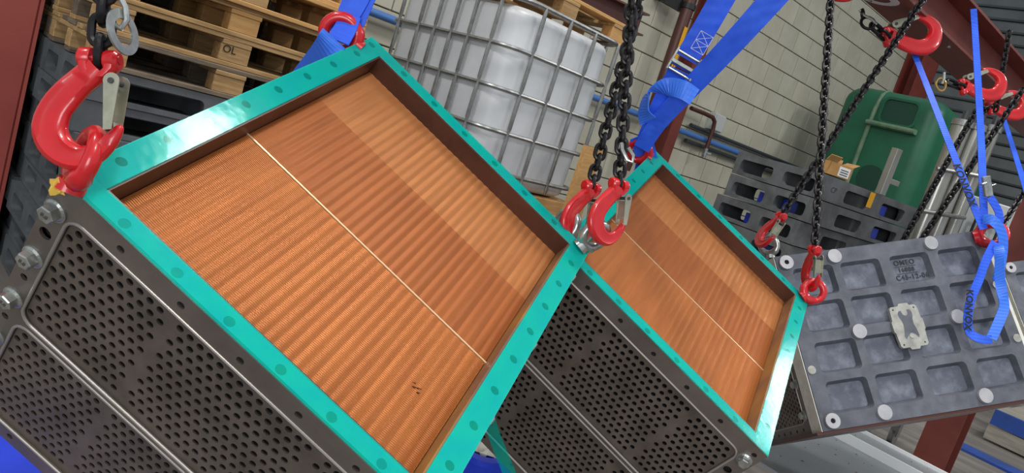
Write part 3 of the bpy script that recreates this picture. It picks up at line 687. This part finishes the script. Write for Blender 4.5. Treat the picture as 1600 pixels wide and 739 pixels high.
# double strap of the farther exchanger with its cam buckle
o_ = at(1003, 226, 2.14); t = thing('lifting_strap', 'wide blue strap with metal buckle rising in two legs from the farther exchanger', 'strap', o_, 'blue lifting straps')
l1 = [at(1003, 230, 2.135), at(1030, 170, 2.08), at(1062, 110, 2.02)]; webbing(t, o_, l1, [.022, .030])
webbing(t, o_, [at(1072, 92, 2.005), at(1098, 50, 1.97), at(1150, -40, 1.9), at(1190, -110, 1.86)], [.031, .031])
webbing(t, o_, [at(1002, 232, 2.12), at(1030, 190, 2.07), at(1080, 136, 2.0), at(1150, 62, 1.9), at(1240, -38, 1.8), at(1300, -104, 1.74)], [.022, .033])
webbing(t, o_, [at(1000, 212, 2.16), at(1010, 250, 2.2), at(1000, 290, 2.24)], .03, [CR+CU*.2, CR], m='strap')
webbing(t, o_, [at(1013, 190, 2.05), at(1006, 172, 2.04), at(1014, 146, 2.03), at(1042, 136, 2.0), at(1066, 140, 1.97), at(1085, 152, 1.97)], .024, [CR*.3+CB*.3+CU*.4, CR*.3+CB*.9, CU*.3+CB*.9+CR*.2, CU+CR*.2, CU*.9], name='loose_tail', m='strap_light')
bk = MB(); bc = at(1068, 102, 1.995)-o_; ax = (CR*.85-CU*.5).normalized(); ay = (CR*.5+CU*.85).normalized()
bk.bar(bc-ax*.035-ay*.004, bc+ax*.035-ay*.004, .022, .010, CB)
for sx in (-1, 1): bk.bar(bc+ax*(.034*sx)-ay*.03, bc+ax*(.034*sx)+ay*.035, .006, .012, ax)
bk.tube([bc-ax*.034+ay*.028, bc+ax*.034+ay*.028], .004, 8); bk.tube([bc-ax*.034-ay*.024, bc+ax*.034-ay*.024], .004, 8)
bk.build('buckle', M['zinc'], t, bevel=.001)
st = MB(); s0 = at(1096, 68, 1.955)-o_
for a_, b_ in ((-.022, -.03), (.022, -.03), (.022, .0), (-.022, .0), (.022, .03), (-.022, .03)): pass
c4 = lambda x, y: s0+ax*x+ay*y+CB*.006
for p, q in (((-.018, -.026), (.018, -.026)), ((-.018, 0), (.018, 0)), ((-.018, .026), (.018, .026)), ((-.018, -.026), (-.018, .026)), ((.018, -.026), (.018, .026)), ((-.018, -.026), (.018, 0)), ((.018, -.026), (-.018, 0)), ((-.018, 0), (.018, .026)), ((.018, 0), (-.018, .026))):
    st.bar(c4(*p), c4(*q), .0014, .0008, CB)
st.build('stitching', M['print_white'], t)
# narrow straps of the covered unit
o_ = at(1537, 352, 2.56); t = thing('lifting_strap', 'narrow blue printed strap over the gantry beam holding the cast-cover exchanger', 'strap', o_, 'blue lifting straps')
webbing(t, o_, [at(1537, 358, 2.555), at(1513, 300, 2.6), at(1470, 190, 2.75), at(1424, 72, 3.05)], [.0135, .010], [CR*.93+CU*.3, CR*.93+CU*.3], sub=5)
strap_text(t, o_, 'KONVOX', at(1507, 289, 2.596), at(1530, 345, 2.57)-at(1482, 228, 2.67), CR, .036)
webbing(t, o_, [at(1538, 345, 2.57), at(1536, 300, 2.6), at(1532, 200, 2.72), at(1524, 60, 2.85), at(1521, 14, 2.86)], [.013, .012], [CR, CR*.95])
cb = MB(); c = at(1543, 293, 2.575)-o_
cb.bar(c+CU*.038-CR*.006, c-CU*.03+CR*.004, .028, .012, CR); cb.bar(c+CU*.0-CR*.008, c+CU*.012+CR*.03, .004, .004, CB); cb.bar(c+CU*.01-CR*.024, c+CU*.016-CR*.006, .02, .006, CB); cb.build('cam_buckle', M['zinc'], t, bevel=.002)
webbing(t, o_, [at(1547, 308, 2.56), at(1560, 330, 2.555), at(1562, 348, 2.55)], .013, [CR*.9+CU*.3, CR], sub=5)
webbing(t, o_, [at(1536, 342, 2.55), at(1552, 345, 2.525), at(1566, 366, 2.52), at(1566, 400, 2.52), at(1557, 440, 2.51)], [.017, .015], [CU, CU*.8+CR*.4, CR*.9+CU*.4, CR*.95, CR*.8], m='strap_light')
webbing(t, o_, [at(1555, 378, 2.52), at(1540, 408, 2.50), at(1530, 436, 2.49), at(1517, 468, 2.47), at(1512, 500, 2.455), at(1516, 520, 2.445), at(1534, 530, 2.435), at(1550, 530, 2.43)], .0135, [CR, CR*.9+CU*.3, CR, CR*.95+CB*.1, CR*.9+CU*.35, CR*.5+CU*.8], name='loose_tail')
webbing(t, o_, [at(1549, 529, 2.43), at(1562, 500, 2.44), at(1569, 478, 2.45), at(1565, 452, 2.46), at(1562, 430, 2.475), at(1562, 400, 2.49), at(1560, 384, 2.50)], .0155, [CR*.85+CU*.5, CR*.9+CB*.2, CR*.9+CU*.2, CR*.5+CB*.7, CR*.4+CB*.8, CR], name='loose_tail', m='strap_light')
strap_text(t, o_, 'KONVOX', at(1513.5, 484, 2.448), at(1513, 516, 2.44)-at(1516, 458, 2.46), CR, .030)
o_ = at(1600, 290, 3.4); t = thing('lifting_strap', 'thin blue strap at the right edge below the last red hook', 'strap', o_, 'blue lifting straps')
webbing(t, o_, [at(1606, 305, 3.35), at(1566, 178, 3.6)], [.014, .010], [CR, CR])

# ---------------------------------------------------------------- caged liquid container on the wall side
def yawf(o, a): return frame(o, (math.cos(a), math.sin(a), 0), (-math.sin(a), math.cos(a), 0), (0, 0, 1))
def rounded_box(mb, x0, y0, z0, x1, y1, z1, r, seg=4, rz=None, nz=5, bulge=0):
    """box with round vertical corners, softened top and bottom"""
    rz = rz or r*.6; cx, cy = (x0+x1)/2, (y0+y1)/2; rings = []
    prof = [(rz*(1-math.cos(math.pi/2*k/nz)), z0+rz*(1-math.sin(math.pi/2*k/nz))) for k in range(nz, -1, -1)]
    prof = [(rz-rz*math.sin(math.pi/2*k/nz), z0+rz-rz*math.cos(math.pi/2*k/nz)) for k in range(nz+1)]
    prof += [(-bulge, (z0+z1)/2)] + [(i, z1-(z-z0)) for i, z in prof[::-1]]
    vs = []; n = None
    for ins, z in prof:
        pts = rrect(cx, cy, x1-x0-2*ins, y1-y0-2*ins, max(r-ins*.5, .01), seg); n = len(pts); vs += [(p[0], p[1], z) for p in pts]
    k = len(prof)
    fs = [(i*n+j, i*n+(j+1) % n, (i+1)*n+(j+1) % n, (i+1)*n+j) for i in range(k-1) for j in range(n)]
    fs += [tuple(range(n-1, -1, -1)), tuple((k-1)*n+j for j in range(n))]
    return mb.add(vs, fs)
IB = V(2.866, 3.372, .363); IA = .068
ibc = thing('caged_tank', 'white plastic liquid container in a galvanised tube cage beside the wall', 'tank', yawf(IB, IA))
rounded_box(MB(), .028, .028, -.80, .985, 1.175, .245, .17, 6, .06, bulge=.006).build('plastic_tank', M['ibc_tank'], ibc, smooth=True)
def ring_path(z, r=.15, w=1.0, d=1.2): return [(p[0], p[1], z) for p in rrect(w/2, d/2, w, d, r, 6)]
zs = (.0, -.239, -.478, -.717)
for z in zs: MB().tube(ring_path(z), .0130, 8, closed=True).build('cage_ring', M['galv'], ibc, smooth=True)
MB().tube(ring_path(.275), .0155, 8, closed=True).build('top_rail', M['galv'], ibc, smooth=True)
vb = []
for x in (.18, .42, .67, .92): vb += [(x, -.012), (x, 1.212)]
for y in (.16, .36, .52, .68, .84, 1.05): vb += [(-.012, y), (1.012, y)]
for x, y in vb:
    b = MB(); pts = []; rr_ = []
    for z0, z1 in ((-.79, -.717), (-.717, -.478), (-.478, -.239), (-.239, 0), (0, .275)):
        pts += [(x, y, z0+.004), (x, y, z0+.03), (x, y, z1-.03)]; rr_ += [.006, .0125, .0125]
    pts.append((x, y, .275)); rr_.append(.007)
    b.tube(pts, rr_, 8); b.build('cage_upright', M['galv'], ibc, smooth=True)
# wooden support below the container
sp = thing('timber_support', 'pale timber frame carrying the caged container', 'timber', yawf(IB, IA))
MB().box(-.02, -.02, -.90, 1.05, 1.22, -.81).build('deck', M['wood_pale'], sp)
for x in (.02, .48, .98): MB().box(x, -.02, FL-IB.z+.001, x+.10, .09, -.9).build('post', M['wood_pale'], sp); MB().box(x, 1.1, FL-IB.z+.001, x+.10, 1.2, -.9).build('post', M['wood_pale'], sp)
pb_ = yawf(IB, IA).inverted() @ at(917, 262, 4.75); MB().bar((pb_.x, pb_.y, -1.2), (pb_.x, pb_.y, pb_.z+.13), .16, .04, (1, 0, 0)).build('upright_board', M['wood_pale'], sp)

# ---------------------------------------------------------------- wooden pallets
def wood_pallet(label, mtx, mats, group, L=1.2, D=.8):
    """1200 x 800 pallet, origin at the lower front left corner, boards along x"""
    root = thing('wooden_pallet', label, 'pallet', mtx, group); r = random.Random(hash(label) % 999)
    def pc(name, x0, y0, z0, x1, y1, z1, k=0):
        j = lambda: r.uniform(-.004, .004)
        MB().box(x0+j(), y0+j()*.5, z0, x1+j(), y1+j()*.5, z1).build(name, M[mats[k % len(mats)]], root, bevel=.003)
    for y in (0, (D-.10)/2, D-.10):
        pc('bottom_board', 0, y, 0, L, y+.10, .022, 0)
        for x in (0, (L-.145)/2, L-.145): pc('block', x, y+.004, .022, x+.145, y+.096, .1, r.randint(0, 2))
    for x in (0, (L-.145)/2, L-.145): pc('stringer', x, 0, .1, x+.145, D, .122, 1)
    n = 5
    for k in range(n):
        w = .145 if k in (0, 2, 4) else .10; y = (D-.145)*k/4+(.022 if k in (1, 3) else 0); pc('deck_board', 0, y, .122, L, y+w, .144, k)
    return root
WP = V(.885, 3.62, -.335)
marks = ('OL', '', 'EPAL')
names = ('wooden pallet resting on the grey plastic pallets of the left stack', 'second wooden pallet from below in the left stack, its block stamped OL', 'third wooden pallet from below in the left stack', 'pale wooden pallet cut by the top edge, above the red eye and blue strap', 'wooden pallet at the top of the left stack', )
wps = []
for k, lb in enumerate(names):
    wps.append(wood_pallet(lb, yawf(WP+V(random.uniform(-.015, .015), random.uniform(-.02, .02), .1445*k), random.uniform(-.008, .008)), (('wood_grey', 'wood', 'wood_grey'), ('wood', 'wood', 'wood_grey'), ('wood', 'wood_pale', 'wood_pale'), ('wood_pale', 'wood_pale', 'wood'), ('wood_pale', 'wood', 'wood_pale'))[k], 'wooden pallets in the left stack'))
RX = Matrix.Rotation(math.pi/2, 4, 'X')
text_obj('stamp', 'OL', .05, Matrix.Translation((.57, .0005, .078)) @ RX, M['print_black'], wps[1], .0006)

MB().plate([(p[0]*1.5, p[1]) for p in ngon(0, 0, .032, 20)], [[(p[0]*1.5, p[1]) for p in ngon(0, 0, .028, 20)]], 0, .0006).build('stamp', M['print_black'], wps[2], mtx=Matrix.Translation((1.125, .0005, .062)) @ RX)
MB().plate([(p[0]*1.5, p[1]) for p in ngon(0, 0, .032, 20)], [[(p[0]*1.5, p[1]) for p in ngon(0, 0, .028, 20)]], 0, .0006).build('stamp', M['print_black'], wps[3], mtx=Matrix.Translation((1.125, .0005, .062)) @ RX)
wood_pallet('wooden pallet lying on top of the caged container', yawf(IB+V(-.08, .12, .294), IA), ('wood_pale', 'wood', 'wood_pale'), 'pallet on the container', 1.2, .8)
tb = thing('steel_beam', 'dark brown steel section lying on the pallet above the container', 'beam', yawf(IB+V(-.08, .12, .44), IA))
hbeam(MB(), (.1, .45, .08), (1.5, .15, .08), (0, 1, 0), .16, .16).build('profile', M['brown_pipe'], tb)

# ---------------------------------------------------------------- plastic pallets with rounded fork openings
def plastic_pallet_mesh(L, D, Hh, m, sl, ss, z0, z1):
    """sl, ss: fork openings along the long and the short side"""
    parts = []; zc, hz = (z0+z1)/2, z1-z0
    hl = [rrect((a+b)/2, zc, b-a, hz, .026, 4) for a, b in sl]; hs = [rrect((a+b)/2, zc, b-a, hz, .026, 4) for a, b in ss]
    for y in (0, D-.05): parts.append(('long_side', MB().plate(rect(0, 0, L, Hh), hl, y, y+.05, lambda x, y_, z: (x, z, y_))))
    for x in (0, L-.05): parts.append(('short_side', MB().plate(rect(.0502, 0, D-.0502, Hh), hs if x == 0 else [], x, x+.05, lambda x_, y_, z: (z, x_, y_))))
    d = MB(); d.box(.0504, .0504, Hh-.02, L-.0504, D-.0504, Hh-.001)
    for k in range(int((D-.16)/.05)): d.box(.0504, .07+k*.05, Hh-.048, L-.0504, .076+k*.05, Hh-.02)
    for k in range(int((L-.16)/.05)): d.box(.07+k*.05, .0504, Hh-.040, .076+k*.05, D-.0504, Hh-.02)
    parts.append(('deck', d))
    parts.append(('centre_runner', MB().box(L/2-.06, .0504, .0, L/2+.06, D-.0504, Hh-.05)))
    parts.append(('cross_runner', MB().box(.0504, D/2-.05, .0, L/2-.061, D/2+.05, Hh-.05).box(L/2+.061, D/2-.05, .0, L-.0504, D/2+.05, Hh-.05)))
    return [(n, b.mesh(n, M[m], bevel=0)) for n, b in parts]
def pallet_stack(meshes, base, yaw, n, hh, labels, group, jit=.02):
    r = random.Random(5); out = []
    for k in range(n):
        root = thing('plastic_pallet', labels(k, n), 'pallet', yawf(base+V(r.uniform(-jit, jit), r.uniform(-jit, jit), hh*k), yaw+r.uniform(-.01, .01)), group)
        for nm, me in meshes: inst(nm, me, root)
        out.append(root)
    return out
PM = plastic_pallet_mesh(1.2, .8, .1425, 'plastic_grey', ((.12, .52), (.66, 1.08)), ((.10, .34), (.46, .70)), .022, .108)
nn = 8; hh = (1.5-.3365)/nn
pallet_stack(PM, V(.885, 3.60, FL+.001), 0, nn, hh, lambda k, n: '%s grey plastic pallet from the floor in the front left stack' % ('first', 'second', 'third', 'fourth', 'fifth', 'sixth', 'seventh', 'eighth')[k] if n-k > 1 else 'topmost grey plastic pallet of the left stack, under the weathered wooden pallet', 'grey plastic pallets in the left stack')
for lb, gx, gy in (('behind the left stack', .90, 4.47), ('between the red column and the left stack', -.40, 4.40)):
    pallet_stack(PM, V(gx, gy, FL+.001), .01, nn, hh, lambda k, n: '%s grey plastic pallet from the floor, %s' % (('first', 'second', 'third', 'fourth', 'fifth', 'sixth', 'seventh', 'eighth')[k], lb), 'grey plastic pallets in the rear row')
    for k in range(6): wood_pallet('%s weathered wooden pallet from below, %s' % (('first', 'second', 'third', 'fourth', 'fifth', 'sixth')[k], lb), yawf(V(gx, gy+.01, -.335+.1445*k), .01), ('wood_grey', 'wood', 'wood_grey'), 'wooden pallets in the rear row')
PB = plastic_pallet_mesh(1.2, .8, .170, 'plastic_black', ((.28, .58), (.735, 1.05)), ((.06, .33), (.43, .74)), .028, .120)
nb_ = 10; hb = (1.5+.273)/nb_-.0002
ords = ('topmost', 'second', 'third', 'fourth', 'fifth', 'sixth', 'seventh', 'eighth', 'ninth', 'lowest')
PBm = PB
pbs = pallet_stack(PBm, V(5.05, 2.434, FL+.001), -.1816, nb_, hb, lambda k, n: '%s dark plastic pallet %s the right stack below the green tank' % (ords[n-1-k], 'of' if k in (0, n-1) else 'from the top of'), 'dark plastic pallets in the right stack', .025)
BI = MB().box(.0, .0, .0, .10, .05, .075).mesh('blue_insert', M['blue_plastic'])
for k in (3, 4, 5, 6, 7, 8):
    for x, y in (((.09, .50), (.09, .27)) if k != 7 else ((.09, .50),)): inst('blue_insert', BI, pbs[k], Matrix.Translation((x, y, .03)))
for k in (7, 8, 9): inst('blue_insert', BI, pbs[k], Matrix.Translation((.84, .08, .03)))
text_obj('cast_mark', 'CP', .055, Matrix.Translation((.14, -.0004, .085)) @ Matrix.Rotation(math.pi/2, 4, 'X'), M['dark_pipe'], pbs[9], .0008)
# things lying on the right stack
ptop = yawf(V(5.05, 2.434, .278), -.1816)
bx = thing('cardboard_box', 'small open cardboard box with white label on the dark pallets', 'box', ptop @ Matrix.Translation((.10, .04, .0)) @ Matrix.Rotation(-.2, 4, 'Z'))
b = MB(); b.box(0, 0, 0, .20, .005, .09); b.box(0, .115, 0, .20, .12, .09); b.box(0, .005, 0, .005, .115, .09); b.box(.195, .005, 0, .20, .115, .09); b.box(.005, .005, 0, .195, .115, .005); b.build('body', M['card'], bx)
MB().bar((.0, .002, .09), (.0, -.03, .13), .005, .1).build('flap', M['card'], bx); MB().bar((.2, .06, .09), (.25, .06, .12), .12, .004, (0, 1, 0)).build('flap', M['card'], bx)
MB().box(.05, .03, .02, .12, .09, .12).build('inner_carton', M['wood_pale'], bx); MB().box(.085, -.002, .008, .185, -.0005, .075).build('label', M['white'], bx)
for k in range(3): MB().box(.10, -.0035, .02+.016*k, .17, -.0021, .026+.016*k).build('label_line', M['dark_pipe'], bx)
MB().box(.0, .0, .0, .06, .002, .11).build('paint_mark', M['yellow'], None, mtx=ptop @ Matrix.Translation((.545, -.035, -.13)))
pm = bpy.data.objects['paint_mark']; tag(pm, 'yellow paint mark on the edge of the topmost dark pallet', 'mark')
br = thing('steel_bracket', 'brushed steel angle bracket standing on the dark pallets', 'bracket', ptop @ Matrix.Translation((.90, .12, 0)))
MB().box(0, 0, 0, .07, .05, .36).build('post', M['stainless'], br, bevel=.002); MB().box(.07, .02, .10, .22, .035, .14).build('arm', M['stainless'], br, bevel=.002)

# ---------------------------------------------------------------- green tank, cylinders and cabinet behind
gt = thing('green_tank', 'large green plastic tank standing behind the dark pallets', 'tank', V(10.5, 3.85, FL))
rounded_box(MB(), 0, 0, 1.0, .95, 1.36, 3.36, .20, 7, .22).build('tank_body', M['green_tank'], gt, smooth=True)
MB().box(.06, .1, 0, .9, 1.26, 1.0).build('plinth', M['dark_pipe'], gt)
MB().tube([(-.012, .84, 1.1), (-.012, .84, 3.08), (.05, .84, 3.27), (.2, .84, 3.355), (.8, .84, 3.355)], .03, 8).build('seam', M['green_lip'], gt, smooth=True)
mp_ = lambda y, z, x: (x, y, z)
MB().plate(rrect(.515, 3.08, .50, .36, .09), [rrect(.515, 3.08, .44, .30, .07)], -.03, .02, mp_).build('panel_rim', M['green_tank'], gt); MB().plate(rrect(.515, 3.08, .45, .31, .07), [], -.006, .02, mp_).build('recess_panel', M['green_dark'], gt)
MB().sweep([(V(-.05, .21, 2.87), V(.07, 0, 0), V(0, 0, .035)), (V(-.05, .86, 2.87), V(.07, 0, 0), V(0, 0, .035))], 10).build('ledge', M['green_lip'], gt)
MB().plate(rrect(.58, 2.16, .34, .34, .14), [], -.006, .02, mp_).build('recess_panel', M['green_dark'], gt)
gt2 = thing('green_tank', 'second green tank half hidden behind the steel cylinders', 'tank', V(12.0, 3.95, FL))
rounded_box(MB(), 0, 0, .9, 1.7, 1.2, 3.0, .3, 6, .25).build('tank_body', M['green_tank'], gt2, smooth=True); MB().box(.1, .1, 0, 1.9, 1.1, .9).build('plinth', M['dark_pipe'], gt2)
MB().tube([(.1, .2, 2.95), (.1, .15, 3.30), (.25, .1, 3.36), (1.2, .1, 3.36), (1.25, .12, 2.9)], .03, 8).build('pipe', M['dark_pipe'], gt2, smooth=True)
cyl_ = [(1432, 372, .075), (1455, 378, .06), (1478, 380, .06)]
fr = thing('filter_cylinders', 'row of upright brushed steel cylinders behind the cast cover', 'machine', at(1450, 380, 6.6))
O2 = Matrix.Translation(-at(1450, 380, 6.6))
for px_, py_, rad in cyl_:
    p = at(px_, py_, 6.6); MB().cyl((p.x, p.y, FL), (p.x, p.y, p.z+1.02), rad, seg=20).build('cylinder', M['stainless'], fr, smooth=True, mtx=O2)
    MB().cyl((p.x, p.y, p.z+1.0), (p.x, p.y, p.z+1.05), rad+.012, seg=20).build('cap', M['galv'], fr, smooth=True, mtx=O2); MB().cyl((p.x, p.y, p.z+1.05), (p.x, p.y, p.z+1.13), .03, seg=10).build('fitting', M['dark_pipe'], fr, mtx=O2)
for hz in (.25, .62):
    a_ = at(1420, 372, 6.5); c_ = at(1490, 384, 6.5); MB().tube([(a_.x, a_.y, a_.z+hz), (c_.x, c_.y, c_.z+hz)], .018, 8).build('clamp_rail', M['galv'], fr, mtx=O2)
cp = at(1505, 378, 6.9)
cbn = thing('control_cabinet', 'pale grey cabinet with black bar handles behind the cast cover', 'cabinet', yawf(V(cp.x, cp.y, cp.z), -.78))
MB().box(-.12, 0, FL-cp.z, .42, .35, .42).build('housing', M['cabinet'], cbn, bevel=.01)
MB().tube([(.0, -.01, .0), (.0, -.05, .0), (.0, -.05, .22), (.22, -.05, .22), (.22, -.05, .0), (.22, -.01, .0)], .014, 8).build('handle', M['black'], cbn); MB().box(.05, -.015, .02, .16, -.001, .14).build('switch_panel', M['stainless'], cbn)
for k in range(3): MB().box(.065+.03*k, -.028, .04, .082+.03*k, -.016, .12).build('lever', M['galv'], cbn)

# ---------------------------------------------------------------- services on the block wall
dp = thing('downpipe', 'brown downpipe clamped to the wall beside the column, with yellow label', 'pipe', V(7.10, 5.61, FL))
MB().cyl((0, 0, 1.9), (0, 0, 6.1), .07, seg=16).build('pipe', M['brown_pipe'], dp, smooth=True)
MB().tube([(0, 0, 1.92), (-.02, 0, 1.75), (-.03, .03, 1.5), (-.03, .05, 1.3)], .035, 10).build('pipe_tail', M['brown_pipe'], dp, smooth=True)
MB().cyl((0, 0, 3.22), (0, 0, 3.28), .085, seg=16).build('clamp', M['black'], dp); MB().box(-.36, .04, 3.17, -.06, .07, 3.30).box(-.36, .071, 3.2, -.3, .214, 3.27).build('clamp_bracket', M['black'], dp)
MB().box(-.035, -.078, 2.18, .02, -.071, 3.02).build('label', M['yellow'], dp); MB().box(-.012, -.0795, 2.55, -.004, -.0785, 2.66).build('label_print', M['print_black'], dp)
for nm, lb, z, rad, m, y in (('blue_pipe', 'blue compressed air pipe running along the block wall', .45, .035, 'blue_pipe', 5.74), ('grey_pipe', 'dark grey pipe above the blue wall pipe', .56, .026, 'dark_pipe', 5.77), ('grey_pipe', 'dark grey pipe below the blue wall pipe', .36, .026, 'dark_pipe', 5.77)):
    x0 = 3.2 if nm == 'blue_pipe' else 8.12
    MB_ = MB().tube([(0, 0, 0), (13.5-x0, 0, 0)], rad, 10); tag(MB_.build(nm, M[m], None, smooth=True, mtx=Matrix.Translation((x0, y, z))), lb, 'pipe')
bp_ = thing('drain_pipe', 'bent brown pipe with a small valve beside the grey box', 'pipe', V(7.86, 5.66, .7))
MB().tube([(0, 0, .04), (.30, 0, .045), (.50, 0, .04), (.57, 0, .0), (.59, 0, -.08), (.595, 0, -.35)], .027, 10).build('pipe', M['brown_pipe'], bp_, smooth=True)
MB().cyl((.595, 0, -.35), (.595, 0, -.47), .03, seg=12).build('valve', M['zinc'], bp_); MB().bar((.595, -.03, -.40), (.66, -.05, -.40), .02, .012).build('valve_lever', M['zinc'], bp_)
jb = thing('junction_box', 'small pale grey box mounted on the block wall', 'box', V(8.52, 5.728, .60)); MB().box(0, 0, 0, .24, .11, .22).build('housing', M['cabinet'], jb, bevel=.008); MB().box(.01, -.012, .01, .23, -.001, .21).build('lid', M['cabinet'], jb, bevel=.004)

# ---------------------------------------------------------------- foreground floor things
TZ = -.9
tr = thing('drip_tray', 'pale grey sheet metal drip tray below the cast cover', 'tray', V(2.6, .2, TZ))
MB().box(0, 0, 0, .82, 1.05, .01).build('pan', M['tray'], tr); MB().box(.794, 0, .01, .806, 1.05, .05).build('inner_lip', M['tray_edge'], tr)
MB().box(.806, 0, .035, .95, 1.05, .045).build('rim', M['tray'], tr); MB().box(.946, 0, .0, .958, 1.05, .06).build('outer_lip', M['tray_edge'], tr); MB().box(0, 1.05, 0, .958, 1.056, .06).build('end_lip', M['tray_edge'], tr)
for x, y in ((.02, .03), (.88, .03), (.02, .98), (.88, .98)): MB().box(x, y, FL-TZ, x+.05, y+.05, -.001).build('leg', M['galv'], tr)
ru = MB(); rr = random.Random(11)
for k in range(60):
    x, y, r_ = rr.uniform(.1, .93), rr.uniform(.35, 1.03), rr.uniform(.0015, .004); z_ = .0105 if x < .79 else .0455
    if .79 < x < .82: continue
    ru.plate(ngon(x, y, r_, 6), [], z_, z_+.001)
ru.build('rust_specks', M['rust'], tr)['kind'] = 'stuff'
ct = thing('transport_dolly', 'rusty brown dolly with small castor behind the drip tray', 'trolley', V(5.7, 1.75, FL))
MB().box(-.1, 0, .20, .75, .06, .26).build('frame_bar', M['rust'], ct); MB().box(-.1, .35, .20, .75, .41, .26).build('frame_bar', M['rust'], ct); MB().box(-.1, .06, .205, -.04, .35, .255).build('frame_bar', M['rust'], ct)
MB().box(.3, .06, .205, .36, .35, .255).build('frame_bar', M['rust'], ct); MB().bar((-.05, .03, .45), (.7, .03, .27), .03, .05).build('brace', M['rust'], ct)
for x, y in ((0, .03), (.65, .03), (0, .38), (.65, .38)):
    w = MB().cyl((x, y-.02, .06), (x, y+.02, .06), .06, seg=18).build('castor', M['galv'], ct); MB().box(x-.03, y-.03, .07, x+.03, y+.03, .2).build('castor_fork', M['galv'], ct)
rk = thing('blue_rack', 'worn blue rack with grey planks on the floor beyond the gantry leg', 'rack', V(8.2, -.6, FL))
MB().box(0, -.5, .16, .06, 2.2, .30).build('front_beam', M['blue_worn'], rk); MB().box(.06, -.5, .24, .5, 2.2, .30).build('plank', M['plank_grey'], rk); MB().box(.5, -.5, .24, 1.1, 2.2, .29).build('plank', M['plank_grey'], rk)
MB().box(-.9, -.5, .0, -.66, 2.2, .02).build('floor_strip', M['blue_worn'], rk); MB().box(-.02, -.5, .02, .0, 2.2, .15).build('lower_plank', M['plank_grey'], rk)
pr = MB(); rr = random.Random(9)
for k in range(16): y_ = 1.05+k*.03; pr.box(-.002, y_, .18+rr.uniform(0, .03), -.0005, y_+rr.uniform(.006, .018), .27+rr.uniform(-.04, .01))
pr.build('worn_print', M['white'], rk)
mb_ = MB(); mb_.tube([(.2, 1.9, .34), (.3, 1.4, .42), (.5, .8, .45), (.6, .2, .4)], .05, 10); mb_.build('black_hose', M['black'], rk, smooth=True)
bc_ = thing('blue_bin', 'blue plastic bin filled with crumpled white paper below the nearest exchanger', 'bin', V(1.92, 1.73, FL))
n = 24; o1 = rrect(0, 0, .34, .30, .07, 5); o0 = rrect(0, 0, .26, .22, .05, 5); i1 = rrect(0, 0, .31, .27, .06, 5); n = len(o1)
b = MB(); b.add([(p[0], p[1], 0) for p in o0]+[(p[0], p[1], .38) for p in o1]+[(p[0]*1.1, p[1]*1.1, .385) for p in o1]+[(p[0]*1.1, p[1]*1.1, .405) for p in o1]+[(p[0], p[1], .405) for p in i1]+[(p[0]*.9, p[1]*.9, .2) for p in i1],
    [(k*n+j, k*n+(j+1) % n, (k+1)*n+(j+1) % n, (k+1)*n+j) for k in range(5) for j in range(n)]+[tuple(range(n)), tuple(5*n+j for j in range(n))]); b.build('body', M['blue_plastic'], bc_, smooth=True)
pp = MB(); rr = random.Random(2); g_ = 12
pp.add([((x/(g_-1)-.5)*.27+rr.uniform(-.006, .006), (y/(g_-1)-.5)*.23+rr.uniform(-.006, .006), .36+rr.uniform(0, .06)) for y in range(g_) for x in range(g_)], [(y*g_+x, y*g_+x+1, (y+1)*g_+x+1, (y+1)*g_+x) for y in range(g_-1) for x in range(g_-1)])
tag(pp.build('paper_waste', M['paper'], None, mtx=Matrix.Translation((1.92, 1.73, FL))), 'crumpled white paper waste in the blue bin', 'paper', kind='stuff')
ft = thing('film_offcut', 'strip of green film hanging before the blue bin', 'film', at(764, 652, 1.40))
webbing(ft, at(764, 652, 1.40), [at(762, 648, 1.33), at(776, 690, 1.40), at(798, 745, 1.48), at(806, 770, 1.5)], [.010, .014], [CR*.9+CU*.4, CR*.9+CU*.3], name='strip', m='film', th=.0006)
bg = thing('blue_drum', 'blue plastic barrel with red band at the lower left corner', 'barrel', V(.36, 1.55, FL))
MB().tube([(0, 0, 0), (0, 0, .02), (0, 0, .3), (0, 0, .48), (0, 0, .5)], [.23, .245, .25, .245, .235], 28).build('body', M['blue_plastic'], bg, smooth=True); MB().tube([(0, 0, .44), (0, 0, .475)], [.251, .251], 28).build('band', M['red_plastic'], bg, smooth=True)
